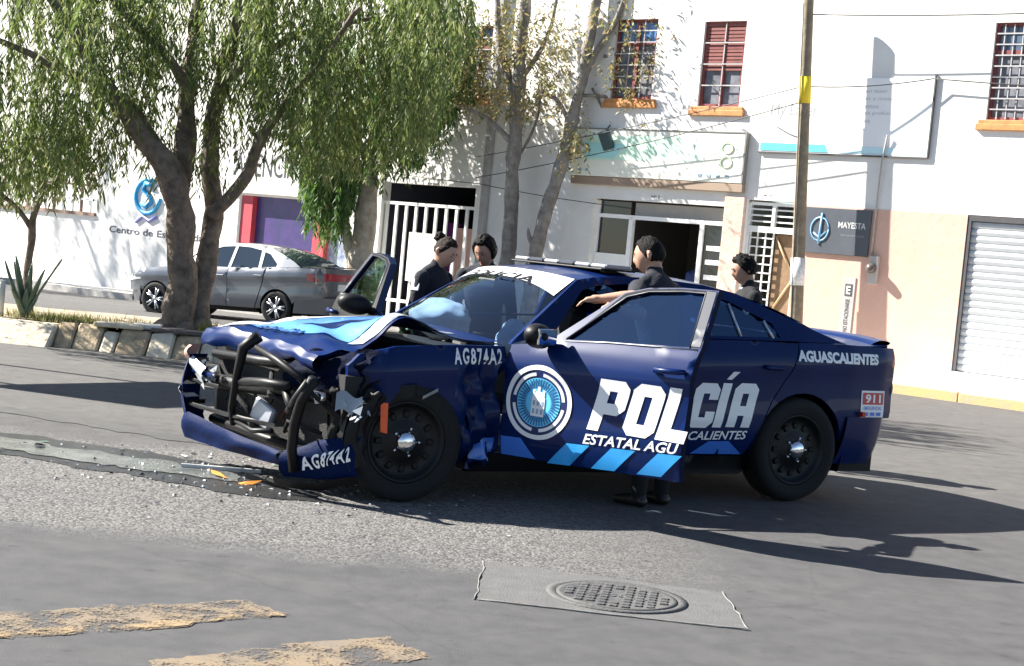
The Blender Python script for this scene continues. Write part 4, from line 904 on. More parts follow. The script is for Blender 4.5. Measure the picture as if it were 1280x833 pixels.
for k in range(15):
    w = rnd.uniform(.3, .6); M = Matrix.Translation((x+5, IY(x)-18.05+.05+rnd.uniform(-.05, .05), .265+rnd.uniform(-.01, .015))) @ Matrix.Rotation(rnd.uniform(-.15, .15), 4, 'Z') @ Matrix.Rotation(rnd.uniform(-.05, .05), 4, 'Y')
    f = MB(); f.box(0, w, -.08, rnd.uniform(.16, .26), 0, rnd.uniform(.035, .06), M=M, bev=.012); f.build('cap_slab', rnd.choice([PALEC, STONE[2], mat('dark_slab', (.13, .11, .10), .9, 0, 0, .3, 8)]), ik); x += w*.72
# road markings, manhole
YEL = mat('worn_yellow_paint', (.20, .152, .10), .88, 0, 0, .5, 5, .3, 200, col2=(.098, .096, .094), det=12)
YEL2 = mat('edge_yellow_paint', (.27, .19, .10), .88, 0, 0, .5, 12, .3, 200, col2=(.11, .102, .094), det=12)
def wornpaint(name, c1, c2, hole):
    m = bpy.data.materials.new(name); m.use_nodes = True; t = m.node_tree; N = t.nodes; L = t.links; b = N["Principled BSDF"]; b.inputs["Roughness"].default_value = .88
    tc = N.new("ShaderNodeTexCoord")
    def nz(sc, d): n = N.new("ShaderNodeTexNoise"); n.inputs["Scale"].default_value = sc; n.inputs["Detail"].default_value = d; n.inputs["Roughness"].default_value = .7; L.new(tc.outputs["Object"], n.inputs["Vector"]); return n.outputs["Fac"]
    r1 = N.new("ShaderNodeValToRGB"); r1.color_ramp.elements[0].color = (*c2, 1); r1.color_ramp.elements[1].color = (*c1, 1); r1.color_ramp.elements[0].position = .35; r1.color_ramp.elements[1].position = .65; L.new(nz(6, 8), r1.inputs[0]); L.new(r1.outputs[0], b.inputs["Base Color"])
    ad = N.new("ShaderNodeMath"); ad.operation = 'ADD'; L.new(nz(4, 10), ad.inputs[0]); mu = N.new("ShaderNodeMath"); mu.operation = 'MULTIPLY'; mu.inputs[1].default_value = .55; L.new(nz(90, 3), mu.inputs[0]); L.new(mu.outputs[0], ad.inputs[1])
    r2 = N.new("ShaderNodeMapRange"); r2.inputs[1].default_value = hole; r2.inputs[2].default_value = hole+.10; L.new(ad.outputs[0], r2.inputs[0])
    tr = N.new("ShaderNodeBsdfTransparent"); mx = N.new("ShaderNodeMixShader"); L.new(r2.outputs[0], mx.inputs[0]); L.new(tr.outputs[0], mx.inputs[1]); L.new(b.outputs[0], mx.inputs[2]); L.new(mx.outputs[0], N["Material Output"].inputs[0]); return m
YEL = wornpaint('worn_yellow', (.195, .142, .085), (.135, .112, .085), .71)
YEL2 = wornpaint('edge_yellow', (.27, .19, .095), (.19, .14, .085), .73)
def mark(name, poly, m, z=.004, jit=.04):
    P_ = dense(poly, .022); P_ = [(a+jit*noise.noise(Vector((a*9, b*9, 1)))+.6*jit*noise.noise(Vector((a*31, b*31, 3))), b+jit*noise.noise(Vector((a*9, b*9, 5)))+.6*jit*noise.noise(Vector((a*31, b*31, 7)))) for a, b in P_]
    f = MB(); v, F, _ = cdt(P_, (), .12); f.add([(a, b, z) for a, b in v], F); return f.build(name, m, kind='structure')
mark('road_marking', [(-1.86, 5.58), (-1.30, 5.98), (-.80, 6.45), (-1.02, 6.62), (-1.42, 6.36), (-1.95, 5.98)], YEL)
mark('road_marking', [(-1.84, 5.60), (-1.32, 5.98), (-.82, 6.42), (-.86, 6.46), (-1.34, 6.05), (-1.87, 5.67)], YEL2, .007)
mark('road_marking', [(-.98, 5.30), (-.55, 5.66), (-.18, 6.0), (-.38, 6.23), (-.75, 5.97), (-1.17, 5.56)], YEL)
PATCH = mat('manhole_concrete', (.118, .116, .113), .9, 0, 0, .3, 9, .5, 160, col2=(.085, .084, .084))
mark('concrete_patch', [(-.03, 7.93), (-.05, 7.05), (1.16, 6.95), (1.14, 7.72)], PATCH, .004, .014)
f = MB()
for a, b in (((-.03, 7.93), (-.05, 7.05)), ((-.05, 7.05), (1.16, 6.95)), ((1.16, 6.95), (1.14, 7.72))):
    pts = [(a[0]+(b[0]-a[0])*k/10+.008*rnd.uniform(-1, 1), a[1]+(b[1]-a[1])*k/10+.008*rnd.uniform(-1, 1), .008) for k in range(11)]
    f.tube([(x, y, .004) for x, y, z in pts], [rnd.uniform(.0025, .006) for _ in pts], 4)
f.build('patch_edge', mat('chalky_edge', (.19, .187, .18), .95, 0, 0, .4, 20), kind='structure')
mh = empty('manhole_cover', (.60, 7.38, .004), R(-8), 'round worn iron manhole cover set in a concrete square', 'manhole cover')
IRON = mat('worn_iron', (.10, .098, .095), .75, .1, 0, .5, 14, .3, 60, col2=(.05, .05, .05))
f = MB(); f.lathe([(.33, .0), (.33, .006), (.295, .007), (.29, .003), (.0, .003)], 'z', 48); f.build('frame_ring', IRON, mh)
f = MB(); f.lathe([(.283, .001), (.283, .007), (.262, .008), (.255, .005), (0, .005)], 'z', 48); cv = f.build('lid', IRON, mh)
for i in range(-4, 5):
    for j in range(-4, 5):
        if abs(i) < 1 and abs(j) < 3: continue
        if math.hypot(i, j)*.055 < .235: f = MB(); f.box(i*.055-.019, i*.055+.019, j*.055-.019, j*.055+.019, .005, .0115, bev=.003); f.build('stud', IRON, cv)
V, F = fit_text('AGUA', .30, .055, .02); f = MB(); f.add([(a-.15, b-.03, .0085) for a, b in V], F); f.build('lettering', mat('worn_iron_bright', (.2, .2, .2), .4, .6), cv)
# spilled coolant, tyre scuffs, debris
WET = mat('wet_spill', (.035, .037, .038), .38, 0, 0, .5, 6, .3, 70, col2=(.014, .015, .016))
WETG = mat('coolant_film', (.19, .20, .192), .2, 0, 0, .5, 5, .5, 45, col2=(.045, .052, .048), det=10)
def spill(name, poly, m, z, **k):
    P_ = dense(poly, .05); P_ = [(a+.10*noise.noise(Vector((a*5, b*5, 1))), b+.10*noise.noise(Vector((a*3, b*5, 5)))+.05*noise.noise(Vector((a*11, b*11, 8)))) for a, b in P_]
    f = MB(); v, F, _ = cdt(P_, (), .1); f.add([(a, b, z) for a, b in v], F); return f.build(name, m, **k)
spill('wet_streak', [(-4.6, 10.02), (-3.0, 9.85), (-2.3, 9.6), (-1.5, 9.2), (-1.0, 9.2), (-1.1, 9.6), (-1.75, 10.3), (-2.4, 10.58), (-3.4, 10.85), (-4.8, 11.05)], WET, .004, kind='structure')
spill('coolant_film', [(-4.6, 10.25), (-3.2, 10.1), (-2.7, 9.92), (-2.2, 9.78), (-1.55, 9.62), (-1.62, 9.95), (-2.2, 10.25), (-2.9, 10.42), (-3.5, 10.65), (-4.6, 10.8)], WETG, .008, kind='structure')
spill('wet_streak', [(-3.9, 11.95), (-2.2, 11.2), (-1.9, 11.1), (-1.9, 11.3), (-2.6, 11.6), (-3.8, 12.2)], mat('damp_asphalt', (.055, .054, .052), .5, 0, 0, .5, 9, col2=(.09, .088, .085)), .004, kind='structure')
dr = random.Random(11)
DEB = [mat('debris_plastic', (.015, .017, .025), .5), mat('debris_clear', (.45, .47, .48), .15), mat('debris_amber', (.62, .25, .05), .3), mat('debris_green', (.10, .16, .12), .4)]
def debris(k, c, s, m, label, name):
    bm = bmesh.new(); pts = [bm.verts.new((c[0]+dr.uniform(-s, s), c[1]+dr.uniform(-s, s), .004+dr.uniform(0, s*.35))) for _ in range(7)]
    bmesh.ops.convex_hull(bm, input=pts); bmesh.ops.delete(bm, geom=[v for v in bm.verts if not v.link_faces], context='VERTS')
    me = bpy.data.meshes.new(name); bm.to_mesh(me); bm.free(); tag(link(name, me, m), label, 'debris', 'broken car pieces on the road')
debris(0, (-1.70, 9.78), .09, DEB[2], 'amber lamp fragment lying by the crushed bumper', 'lamp_fragment')
debris(0, (-1.50, 9.62), .07, DEB[2], 'small amber lamp fragment just under the bumper', 'lamp_fragment')
for k in range(26):
    dm = dr.choice([0, 0, 1, 3]); debris(k, (dr.uniform(-4.0, -1.3), dr.uniform(9.5, 10.9)), dr.uniform(.015, .05), DEB[dm], 'small broken %s piece on the wet road beside the wreck' % ('black plastic', 'clear lens', '', 'dull green')[dm], 'broken_piece')
f = MB()
for k in range(260):
    c = Vector((-1.6+dr.gauss(0, .75), 9.75+dr.gauss(0, .5), .006)); w_ = dr.uniform(.006, .022); a = dr.uniform(0, 6.28); h = dr.uniform(.002, .014)
    pts = [c+Vector((w_*math.cos(a+t), w_*math.sin(a+t)*dr.uniform(.5, 1), 0)) for t in (0, 2.1, 4.2)]+[c+Vector((0, 0, h))]
    f.add(pts, [(0, 1, 3), (1, 2, 3), (2, 0, 3), (0, 2, 1)], k % 3)
f.build('debris', [DEB[0], DEB[1], mat('debris_grey', (.2, .2, .21), .5)], label='fine shattered glass and plastic strewn in front of the wreck', kind='stuff')
f = MB(); f.box(-.25, .25, -.015, .015, .01, .03, M=Matrix.Translation((-1.75, 10.05, 0)) @ Matrix.Rotation(R(5), 4, 'Z')); f.build('trim_strip', DEB[1], label='pale plastic trim strip lying on the wet road', cat='debris', group='broken car pieces on the road')
# pole with leaning shaft
pz = [(0, -2.28), (6.25, -2.62)]
pole = empty('utility_pole', fac(-2.28, .40, .14), 0, 'leaning wooden utility pole with a yellow painted band', 'pole')
def pp(z): s = -2.36+(-.335)*(z-.9)/5.05+.02; return fac(s, .50, z)-fac(-2.28, .40, .14)
WOODP = mat('pole_wood', (.27, .225, .155), .85, 0, 0, .35, 7, .4, 30, col2=(.15, .12, .085))
f = MB(); zs = np.linspace(.14, 6.3, 16); f.tube([pp(z) for z in zs], [.115-.008*z/6*4 for z in zs], 14); f.build('shaft', WOODP, pole)
f = MB(); f.tube([pp(z) for z in (4.32, 4.5, 4.75)], [.101, .1, .099], 16); f.build('yellow_band', mat('band_yellow', (.75, .56, .02), .6), pole)
f = MB(); f.tube([pp(z) for z in (1.42, 1.6, 1.86)], [.118, .117, .116], 16); f.build('paper_notice', mat('paper', (.7, .7, .7), .8, 0, 0, .3, 25), pole)
f = MB(); b0 = pp(1.0); t0 = pp(5.9); f.tube([Vector(pp(z))+Vector((-.09, -.07, 0)) for z in np.linspace(.3, 5.9, 8)], .009, 5); f.build('earth_wire', DGREY, pole)
def cable(pts, r_, label, sag=0.12):
    f = MB(); out = []
    for i in range(len(pts)-1):
        a, b = Vector(pts[i]), Vector(pts[i+1])
        for k in range(13): t = k/12; out.append(a+(b-a)*t-Vector((0, 0, sag*4*t*(1-t))))
    f.tube(out, r_, 5); f.build('cable', mat('cable_black', (.03, .03, .03), .6), label=label, cat='cable', group='service cables along the facade')
cable([fac(-2.6, .45, 5.75), fac(5, .3, 5.9)], .010, 'upper black cable running right from the utility pole')
cable([fac(-2.55, .45, 4.6), fac(-.7, .12, 4.78), fac(4, .1, 4.6)], .010, 'black cable crossing the top of the white banner', .05)
cable([fac(-8.9, .3, 2.85), fac(-2.6, .5, 4.35)], .009, 'lower slanting cable in front of the green box sign', .08)
cable([fac(-8.9, .3, 3.25), fac(-2.6, .5, 4.6)], .008, 'upper slanting cable in front of the green box sign', .06)
cable([fac(-11.8, .1, 2.95), fac(-8.9, .15, 2.75), fac(-6, .2, 2.5)], .008, 'thin cable sagging above the railing gate', .03)
# unseen panel on posts, added only to cast a wedge shadow on the road
g = empty('shadow_caster', (-6.55, 15.2, 0), 0, 'unseen blue panel on two grey posts, added for its shadow', 'shadow caster')
e = Vector((.57, .82, 0)); 
f = MB(); vs = [Vector((0, 0, 2.2))-e*1.05, Vector((0, 0, 2.2))+e*1.05, Vector((0, 0, 3.5))+e*1.05, Vector((0, 0, 3.5))-e*1.05]; n_ = Vector((.82, -.57, 0))*.03
f.add(vs+[v+n_ for v in vs], [(0, 1, 2, 3), (7, 6, 5, 4), (0, 4, 5, 1), (1, 5, 6, 2), (2, 6, 7, 3), (3, 7, 4, 0)]); f.build('panel', mat('caster_blue', (.03, .12, .40), .4), g)
for k in (-.7, .7): f = MB(); f.tube([e*k, e*k+Vector((0, 0, 3.4))], .04, 8); f.build('post', GREYM, g)
#__P4__

# ================================================================== parked sedan
class Sedan(Shape):
    Pl = [-.86, -.78, -.55, -.3, 0, .8, 1.8, 2.3, 2.7, 3.1, 3.45, 3.6, 3.66]
    Pw = [.55, .68, .80, .85, .872, .872, .872, .878, .88, .855, .80, .72, .62]
    Bl = [-1, .5, .9, 1.8, 2.5, 3.0, 3.8]; Bz = [.93, .94, .96, .99, 1.02, 1.06, 1.09]
    k = .60; cz0 = .80; cz1 = .05
    Rl = [.9, 1.02, 1.2, 1.5, 1.8, 2.1, 2.4, 2.7, 2.95, 3.15]; Rz = [1.36, 1.37, 1.41, 1.445, 1.45, 1.43, 1.385, 1.28, 1.17, 1.08]
S2 = Sedan(); WB2 = 2.68
def make_sedan(name, loc, rz, label, paint, pname):
    c = empty(name, loc, rz, label, 'car', 'cars parked along the far kerb'); c.rotation_euler = (0, -R(2.0), rz); c.scale = (.97, .97, .97)
    fn_ = lambda side, off=0: (lambda l, z, d: P(l, side*(S2.W(l, z)+off-d), z))
    FH = [(.98, .985), (1.10, 1.31), (1.3, 1.375), (1.57, 1.395), (1.57, .995)]; RH = [(1.63, .998), (1.63, 1.398), (1.9, 1.39), (2.18, 1.345), (2.24, 1.02)]; QH = [(2.30, 1.03), (2.26, 1.32), (2.4, 1.28), (2.62, 1.11), (2.62, 1.055)]
    for side in (1, -1):
        o = lambda: MB()
        f = MB(); panel(f, [(.50, .28), (.47, .93), (.1, .93), (-.4, .86), (-.70, .74), (-.68, .45)]+arc(0, .31, .345, 155, -8), fn_(side), sp=.06, back=.02); f.build('front_fender', paint, c)
        f = MB(); panel(f, [(.51, .28), (.48, .935), (.93, .965), (1.595, .99), (1.60, .28)], fn_(side), sp=.07, back=.02); d = f.build('front_door', paint, c)
        f = MB(); f.box(-.09, .09, -.015, .015, -.012, .012, bev=.006); h = f.build('handle', paint, d); h.location = P(1.45, side*(S2.W(1.45, .83)+.015), .84)
        f = MB(); panel(f, [(1.61, .28), (1.605, .99), (2.42, 1.025), (2.35, .72), (2.27, .45), (2.2, .28)], fn_(side), sp=.07, back=.02); d = f.build('rear_door', paint, c)
        f = MB(); f.box(-.09, .09, -.015, .015, -.012, .012, bev=.006); h = f.build('handle', paint, d); h.location = P(2.28, side*(S2.W(2.28, .87)+.015), .88)
        f = MB(); panel(f, [(2.22, .28), (2.29, .45), (2.37, .72), (2.44, 1.03), (3.0, 1.062), (3.5, 1.07), (3.58, .95), (3.56, .52), (3.06, .45)]+arc(WB2, .31, .345, 15, 185), fn_(side), sp=.06, back=.02); f.build('rear_quarter_panel', paint, c)
        f = MB(); panel(f, [(.36, .20), (.5, .27), (2.2, .27), (2.33, .20)], fn_(side, -.01), sp=.1, back=.05); f.build('rocker_panel', BLACK, c)
        f = MB(); panel(f, [(.47, .94), (1.02, 1.37), (1.2, 1.41), (1.5, 1.445), (1.8, 1.45), (2.1, 1.43), (2.4, 1.385), (2.7, 1.28), (2.95, 1.17), (3.12, 1.075), (2.44, 1.035), (1.6, .992), (.9, .965)], fn_(side), [FH, RH, QH], sp=.06, back=.02); rs = f.build('roof_side_frame', paint, c)
        for hp in (FH, RH, QH): f = MB(); panel(f, hp, fn_(side, -.010), sp=.06); f.build('side_window', mat('sedan_glass', (.02, .03, .045), .05), c)
        f = MB(); f.grid(8, 6, lambda u, v: P(3.30+.30*u-.02*v, side*(S2.W(3.30+.27*u, .93)+.008-.06*u*u), .84+.13*v+.03*u*(v-.5))); f.build('tail_lamp', mat('tail_red', (.33, .02, .03), .15, 0, .5), c)
        f = MB(); f.grid(8, 4, lambda u, v: P(-.72+.35*u, side*(S2.W(-.72+.35*u, .66)+.006), .62+.12*v+.05*u)); f.build('headlamp', CLEAR, c)
        f = MB(); f.box(.70, .84, -side*.93-.09, -side*.93+.09, .96, 1.07, bev=.03); f.build('side_mirror', paint, c)
        for cx in (0, WB2):
            f = MB(); pr = arc(cx, .31, .37, 200, -20, 14); f.grid(14, 1, lambda u, v: P(pr[int(round(u*14))][0], side*(.5+.34*v), pr[int(round(u*14))][1])); f.add([P(cx, side*.51, .31)]+[P(a, side*.51, b) for a, b in pr], [(0, i, i+1) for i in range(1, 15)]); f.build('wheel_well', BLACK, c)
            s_ = -side; f = MB(); f.lathe([(.20, -.09), (.26, -.10), (.30, -.09), (.315, -.05), (.315, .05), (.30, .09), (.26, .10), (.205, s_*.09)], 'y', 32); t = f.build('tyre', RUBBER, c)
            f = MB(); f.lathe([(.21, s_*.085), (.205, s_*.098), (.195, s_*.085), (.19, s_*.03), (0, s_*.03)], 'y', 32); f.build('rim', mat('rim_dark', (.05, .05, .055), .4, .6), t)
            for k in range(5):
                f = MB()
                for da in (-.16, .16):
                    a = 2*math.pi*k/5+da; f.tube([(.04*math.cos(a), s_*.085, .04*math.sin(a)), (.2*math.cos(a), s_*.09, .2*math.sin(a))], .017, 6)
                f.build('spoke', mat('alloy', (.62, .63, .65), .25, .8), t, kind='stuff')
            f = MB(); f.lathe([(.05, s_*.07), (.045, s_*.10), (0, s_*.104)], 'y', 16); f.build('hub_cap', MATS['alloy'], t)
            t.location = P(cx, side*.77, .315)
    f = MB(); f.grid(12, 10, lambda u, v: (lambda l, s: P(l, s*S2.W(l, S2.rail(l)), S2.rail(l)+.03*(1-abs(s)**2.4)))(.95+.06*(v*2-1)**2*(1-u)+1.45*u, v*2-1)); f.build('roof', paint, c)
    f = MB(); f.grid(10, 8, lambda u, v: (lambda s: P((.20+.25*s*s)*(1-v)+(.95+.06*s*s)*v, s*(.74+(S2.W(1.0, 1.37)-.74)*v), .935*(1-v)+1.375*v+.03*(1-s*s)+.04*math.sin(math.pi*v)))(u*2-1)); f.build('windshield', MATS['sedan_glass'], c)
    f = MB(); f.grid(10, 8, lambda u, v: (lambda s: P((2.38)*(1-v)+(3.02+.09*s*s)*v, s*(S2.W(2.38, 1.385)+(.72-S2.W(2.38, 1.385))*v), 1.39*(1-v)+1.085*v+.03*(1-s*s)+.03*math.sin(math.pi*v)))(u*2-1)); f.build('rear_window', MATS['sedan_glass'], c)
    f = MB(); f.grid(8, 10, lambda u, v: (lambda s: P(-.80+.12*s*s+(1.02+.13*s*s)*u, s*(.66+.13*u), .74+.19*u**.6+.04*(1-s*s)))(v*2-1)); f.build('hood', paint, c)
    f = MB(); f.grid(5, 10, lambda u, v: (lambda s: P(3.0+.12*s*s+(.56-.20*s*s)*u, s*(S2.W(3.1, 1.06)-.10*u), 1.075+.035*(1-s*s)+.015*u))(v*2-1)); f.grid(6, 10, lambda u, v: (lambda s: P(3.60-.15*abs(s)**4+.025*math.sin(u*3)-.03*u, s*.80, 1.085-.55*u))(v*2-1)); tk = f.build('trunk_lid', paint, c)
    f = MB(); f.grid(3, 8, lambda u, v: (lambda s: P(3.625-.15*abs(s*.97)**4, s*.775, .985-.13*u))(v*2-1)); f.build('lamp_strip', MATS['tail_red'], tk)
    f = MB(); f.box(3.60, 3.622, -.25, .25, .68, .80); f.build('licence_plate', mat('plate_white', (.75, .75, .72), .4, 0, 0, .1, 10), tk)
    for nm, sg, l0 in (('rear_bumper', 1, 3.05), ('front_bumper', -1, -.36)):
        f = MB()
        def bmp(u, v):
            s = u*2-1; e = 3.69 if sg > 0 else -.86; l = e-sg*(.60 if sg > 0 else .5)*abs(s)**4; return P(l-sg*.05*(1-v), s*.865*(1-.03*(1-v)), .24+.30*v)
        f.grid(24, 4, bmp); f.build(nm, paint, c)
    f = MB(); f.box(.36, 3.3, -.7, .7, .2, .5); f.box(-.7, .36, -.62, .62, .25, .6); f.build('floor_pan', BLACK, c)
    return c
SILVER = mat('silver_paint', (.115, .125, .145), .35, .5, 1.0, .04, 3)
WPAINT = mat('white_car_paint', (.78, .78, .78), .35, 0, 1.0)
p = Vector((-6.23, 30.05, -.245)); make_sedan('parked_car', p, -R(24), 'silver four door sedan parked behind the forked tree trunk', SILVER, 'silver')
p = fac(-9.6, -1.2, -.14); wc = make_sedan('parked_car', p, -PSI, 'white car in the driveway, mostly hidden by the pale trunk', WPAINT, 'white')

# ================================================================== trees
BARK = mat('pepper_bark', (.25, .195, .15), .9, 0, 0, .5, 7, 1.0, 14, col2=(.07, .053, .043))
BARKP = mat('pale_bark', (.56, .50, .40), .9, 0, 0, .35, 5, .6, 16, col2=(.27, .22, .165))
BARKG = mat('grey_bark', (.30, .275, .25), .9, 0, 0, .45, 6, .6, 18, col2=(.12, .105, .095))
LEAF1 = leafmat('pepper_leaf', (.06, .098, .026), (.135, .188, .048), (.28, .30, .12), .5)
LEAF2 = leafmat('dark_leaf', (.035, .085, .02), (.07, .145, .03), (.14, .215, .05), .45)
LEAF3 = leafmat('dry_leaf', (.13, .16, .05), (.26, .24, .09), (.38, .26, .12), .45)
def limb(mb, pts, rad, wob=.03, seg=10):
    P0 = [Vector(p) for p in pts]; out = []; rr_ = []
    for i in range(len(P0)-1):
        for k in range(5):
            t = k/5; a, b = P0[i], P0[i+1]; pm = P0[i-1] if i else a; pn = P0[i+2] if i+2 < len(P0) else b
            p = a*(1-t)+b*t + (b-a-(a-pm))*0*t
            t2, t3 = t*t, t*t*t; p = .5*((2*a)+(b-pm)*t+(2*pm-5*a+4*b-pn)*t2+(3*a-pm-3*b+pn)*t3)
            n = noise.noise_vector(p*2.3)*wob; out.append(p+n); rr_.append((rad[i]*(1-t)+rad[i+1]*t)*(1+.18*noise.noise(p*5)))
    out.append(P0[-1]); rr_.append(rad[-1]); n0 = len(mb.v); big_ = rad[0] > .12; mb.tube(out, rr_, 22 if big_ else seg)
    if big_:
        for i in range(n0, len(mb.v)):
            v = Vector(mb.v[i]); k = noise.noise(Vector((v.x*11, v.y*11, v.z*2.2)))+.6*noise.noise(Vector((v.x*24, v.y*24, v.z*6))); mb.v[i] = tuple(v+noise.noise_vector(Vector((v.x*5, v.y*5, v.z*3)))*.022+(v-out[min(len(out)-1, (i-n0)//22)]).normalized()*k*.028)
def px_limb(mb, Y, lst, base=Vector((0, 0, 0)), wob=.03, dy=0, seg=10):
    n = len(lst); limb(mb, [at(x, y, Y+dy*i/(n-1))-base for i, (x, y, r_) in enumerate(lst)], [r_ for *_, r_ in lst], wob, seg)
def leaves(name, strands, m, parent, base, leafl=.075, leafw=.016, seed=1, drop=.9):
    """strands: (top point, length, lean vector, n leaves); every leaf is its own small face pair"""
    r_ = np.random.RandomState(seed); V = []; 
    for top, ln, lean, n in strands:
        t = np.sort(r_.rand(n)); c = np.array(top)[None]+np.outer(t*ln, [0, 0, -1])+np.outer(t**1.7*ln, lean)
        c += r_.normal(0, .018, c.shape)
        az = r_.rand(n)*2*np.pi; dz = -drop+r_.normal(0, .35, n)
        d = np.stack([np.cos(az), np.sin(az), dz], 1); d /= np.linalg.norm(d, axis=1, keepdims=True)
        wv = np.cross(d, r_.normal(0, 1, (n, 3))); wv /= np.linalg.norm(wv, axis=1, keepdims=True)+1e-6
        L_ = leafl*(.45+1.1*r_.rand(n))[:, None]; w_ = leafw*(.7+.6*r_.rand(n))[:, None]
        V.append(np.stack([c, c+d*L_*.5+wv*w_, c+d*L_, c+d*L_*.5-wv*w_], 1))
    V = np.concatenate(V)-np.array(base)[None, None]; n = len(V); me = bpy.data.meshes.new(name)
    me.vertices.add(n*4); me.vertices.foreach_set('co', V.reshape(-1).astype(np.float32)); me.loops.add(n*4); me.loops.foreach_set('vertex_index', np.arange(n*4, dtype=np.int32))
    me.polygons.add(n); me.polygons.foreach_set('loop_start', np.arange(0, n*4, 4, dtype=np.int32)); me.update(calc_edges=True); return link(name, me, m, parent)
lr = np.random.RandomState(5)
def curtain(n, xr, ylow, Yr, ytop, dens=40, lrange=(.5, 1.3), upper=None, clump=0, rs=lr):
    out = []; tries = 0
    cl = [(rs.uniform(*xr), rs.uniform(*Yr)) for _ in range(max(1, clump))]
    while len(out) < n and tries < n*30:
        tries += 1
        if clump: cx, cy = cl[rs.randint(len(cl))]; x = cx+rs.normal(0, 11); Y = cy+rs.normal(0, .28)
        else: x = rs.uniform(*xr); Y = rs.uniform(*Yr)
        yl = float(interp(x, [a for a, b in ylow], [b for a, b in ylow]))+rs.normal(0, 10)
        yt = upper(x) if upper else ytop
        if yl < yt+8: continue
        ln = rs.uniform(*lrange); y = rs.uniform(yt, yl-ln*30) if yl-ln*30 > yt else yt
        top = at(x, y, Y); ln2 = min(ln, abs(top.z-at(x, yl, Y).z)+.1)
        if ln2 < .12: continue
        out.append((tuple(top), ln2, (rs.normal(0, .10), rs.normal(0, .10), 0), max(4, int(dens*ln2))))
    return out
# big pepper tree on the island
tb = at(228, 410, 18.75); tb.z = .24
T = empty('pepper_tree', tb, 0, 'big forked pepper tree with drooping leaves on the island', 'tree')
Y0 = 18.75
f = MB()
px_limb(f, Y0, [(220, 424, .27), (223, 398, .205), (226, 350, .17), (225, 285, .152), (215, 225, .15), (178, 166, .105), (132, 108, .085), (95, 45, .075), (55, -30, .05)], tb, .05, -.7, 12)
px_limb(f, Y0, [(222, 240, .14), (232, 170, .115), (233, 95, .09), (246, 15, .065), (250, -60, .04)], tb, .04, .6)
px_limb(f, Y0, [(246, 424, .20), (246, 388, .165), (258, 325, .122), (266, 262, .115), (262, 205, .105), (268, 135, .09), (288, 62, .07), (315, -30, .045)], tb, .05, .5, 12)
px_limb(f, Y0, [(266, 270, .09), (288, 247, .075), (309, 215, .07), (340, 155, .05), (392, 85, .04), (450, 10, .03)], tb, .04, -.5)
px_limb(f, Y0, [(205, 205, .10), (160, 130, .07), (95, 95, .05), (20, 60, .035), (-50, 30, .02)], tb, .05, -.9)
px_limb(f, Y0, [(240, 120, .07), (200, 60, .05), (150, 10, .035), (120, -60, .02)], tb, .04, -1)
px_limb(f, Y0, [(276, 110, .06), (340, 60, .045), (420, 30, .03), (520, 20, .02)], tb, .04, .6)
for k in range(5): a = k*1.26; f.tube([Vector((-.02, 0, .12)), Vector((.28*math.cos(a), .28*math.sin(a), .02)), Vector((.48*math.cos(a), .48*math.sin(a), -.05))], [.16, .11, .03], 8)
f.build('trunk', BARK, T)
yl1 = [(-90, 250), (0, 238), (60, 232), (108, 222), (122, 128), (190, 122), (255, 105), (330, 112), (345, 160), (380, 200), (400, 215), (440, 200), (480, 205), (500, 180), (545, 160), (572, 95), (600, 20), (640, -20)]
st = curtain(600, (-100, 125), yl1, (17.2, 20.2), -110, 44, clump=44)
st += curtain(270, (120, 340), yl1, (17.6, 20.3), -110, 40, clump=40)
st += curtain(720, (330, 590), yl1, (17.6, 20.2), -110, 46, clump=60, upper=lambda x: -110)
st += curtain(60, (120, 200), [(120, 250), (150, 215), (200, 180)], (18.2, 19.4), 100, 26, (.3, .8))
st += curtain(50, (196, 280), [(196, 260), (280, 230)], (18.4, 19.6), 120, 26, (.3, .8))
st += curtain(40, (280, 350), [(280, 215), (350, 185)], (18.2, 19.4), 80, 26, (.3, .8))+curtain(160, (130, 330), [(130, 175), (330, 165)], (18.0, 20.2), -60, 34, (.4, 1.0), clump=22)
leaves('crown', st, LEAF1, T, tb, .125, .0105, 1, 2.0)
# second pepper tree with a pale trunk
tb = fac(-10.35, 1.25, .02); Y1 = tb.y
T = empty('pepper_tree', tb, 0, 'pepper tree with a pale sunlit trunk in front of the railing gate', 'tree')
f = MB(); px_limb(f, Y1, [(452, 372, .34), (452, 338, .27), (455, 290, .21), (459, 240, .19), (463, 200, .16), (475, 150, .13), (490, 90, .10), (500, 20, .07)], tb, .07, 0, 12)
px_limb(f, Y1, [(448, 345, .16), (438, 310, .11), (428, 270, .06)], tb, .03); px_limb(f, Y1, [(463, 205, .09), (440, 160, .07), (415, 110, .05)], tb, .03, -1); f.build('trunk', BARKP, T)
yl2 = [(375, 215), (388, 262), (420, 288), (440, 268), (450, 225), (478, 222), (490, 195), (520, 205), (560, 150), (600, 110)]
st = curtain(620, (378, 580), yl2, (Y1-1.3, Y1+.6), 10, 44, (.5, 1.5), clump=40)+curtain(240, (380, 450), yl2, (Y1-1.2, Y1+.2), 120, 46, (.5, 1.3))
leaves('crown', st, LEAF2, T, tb, .15, .015, 2, 2.0)
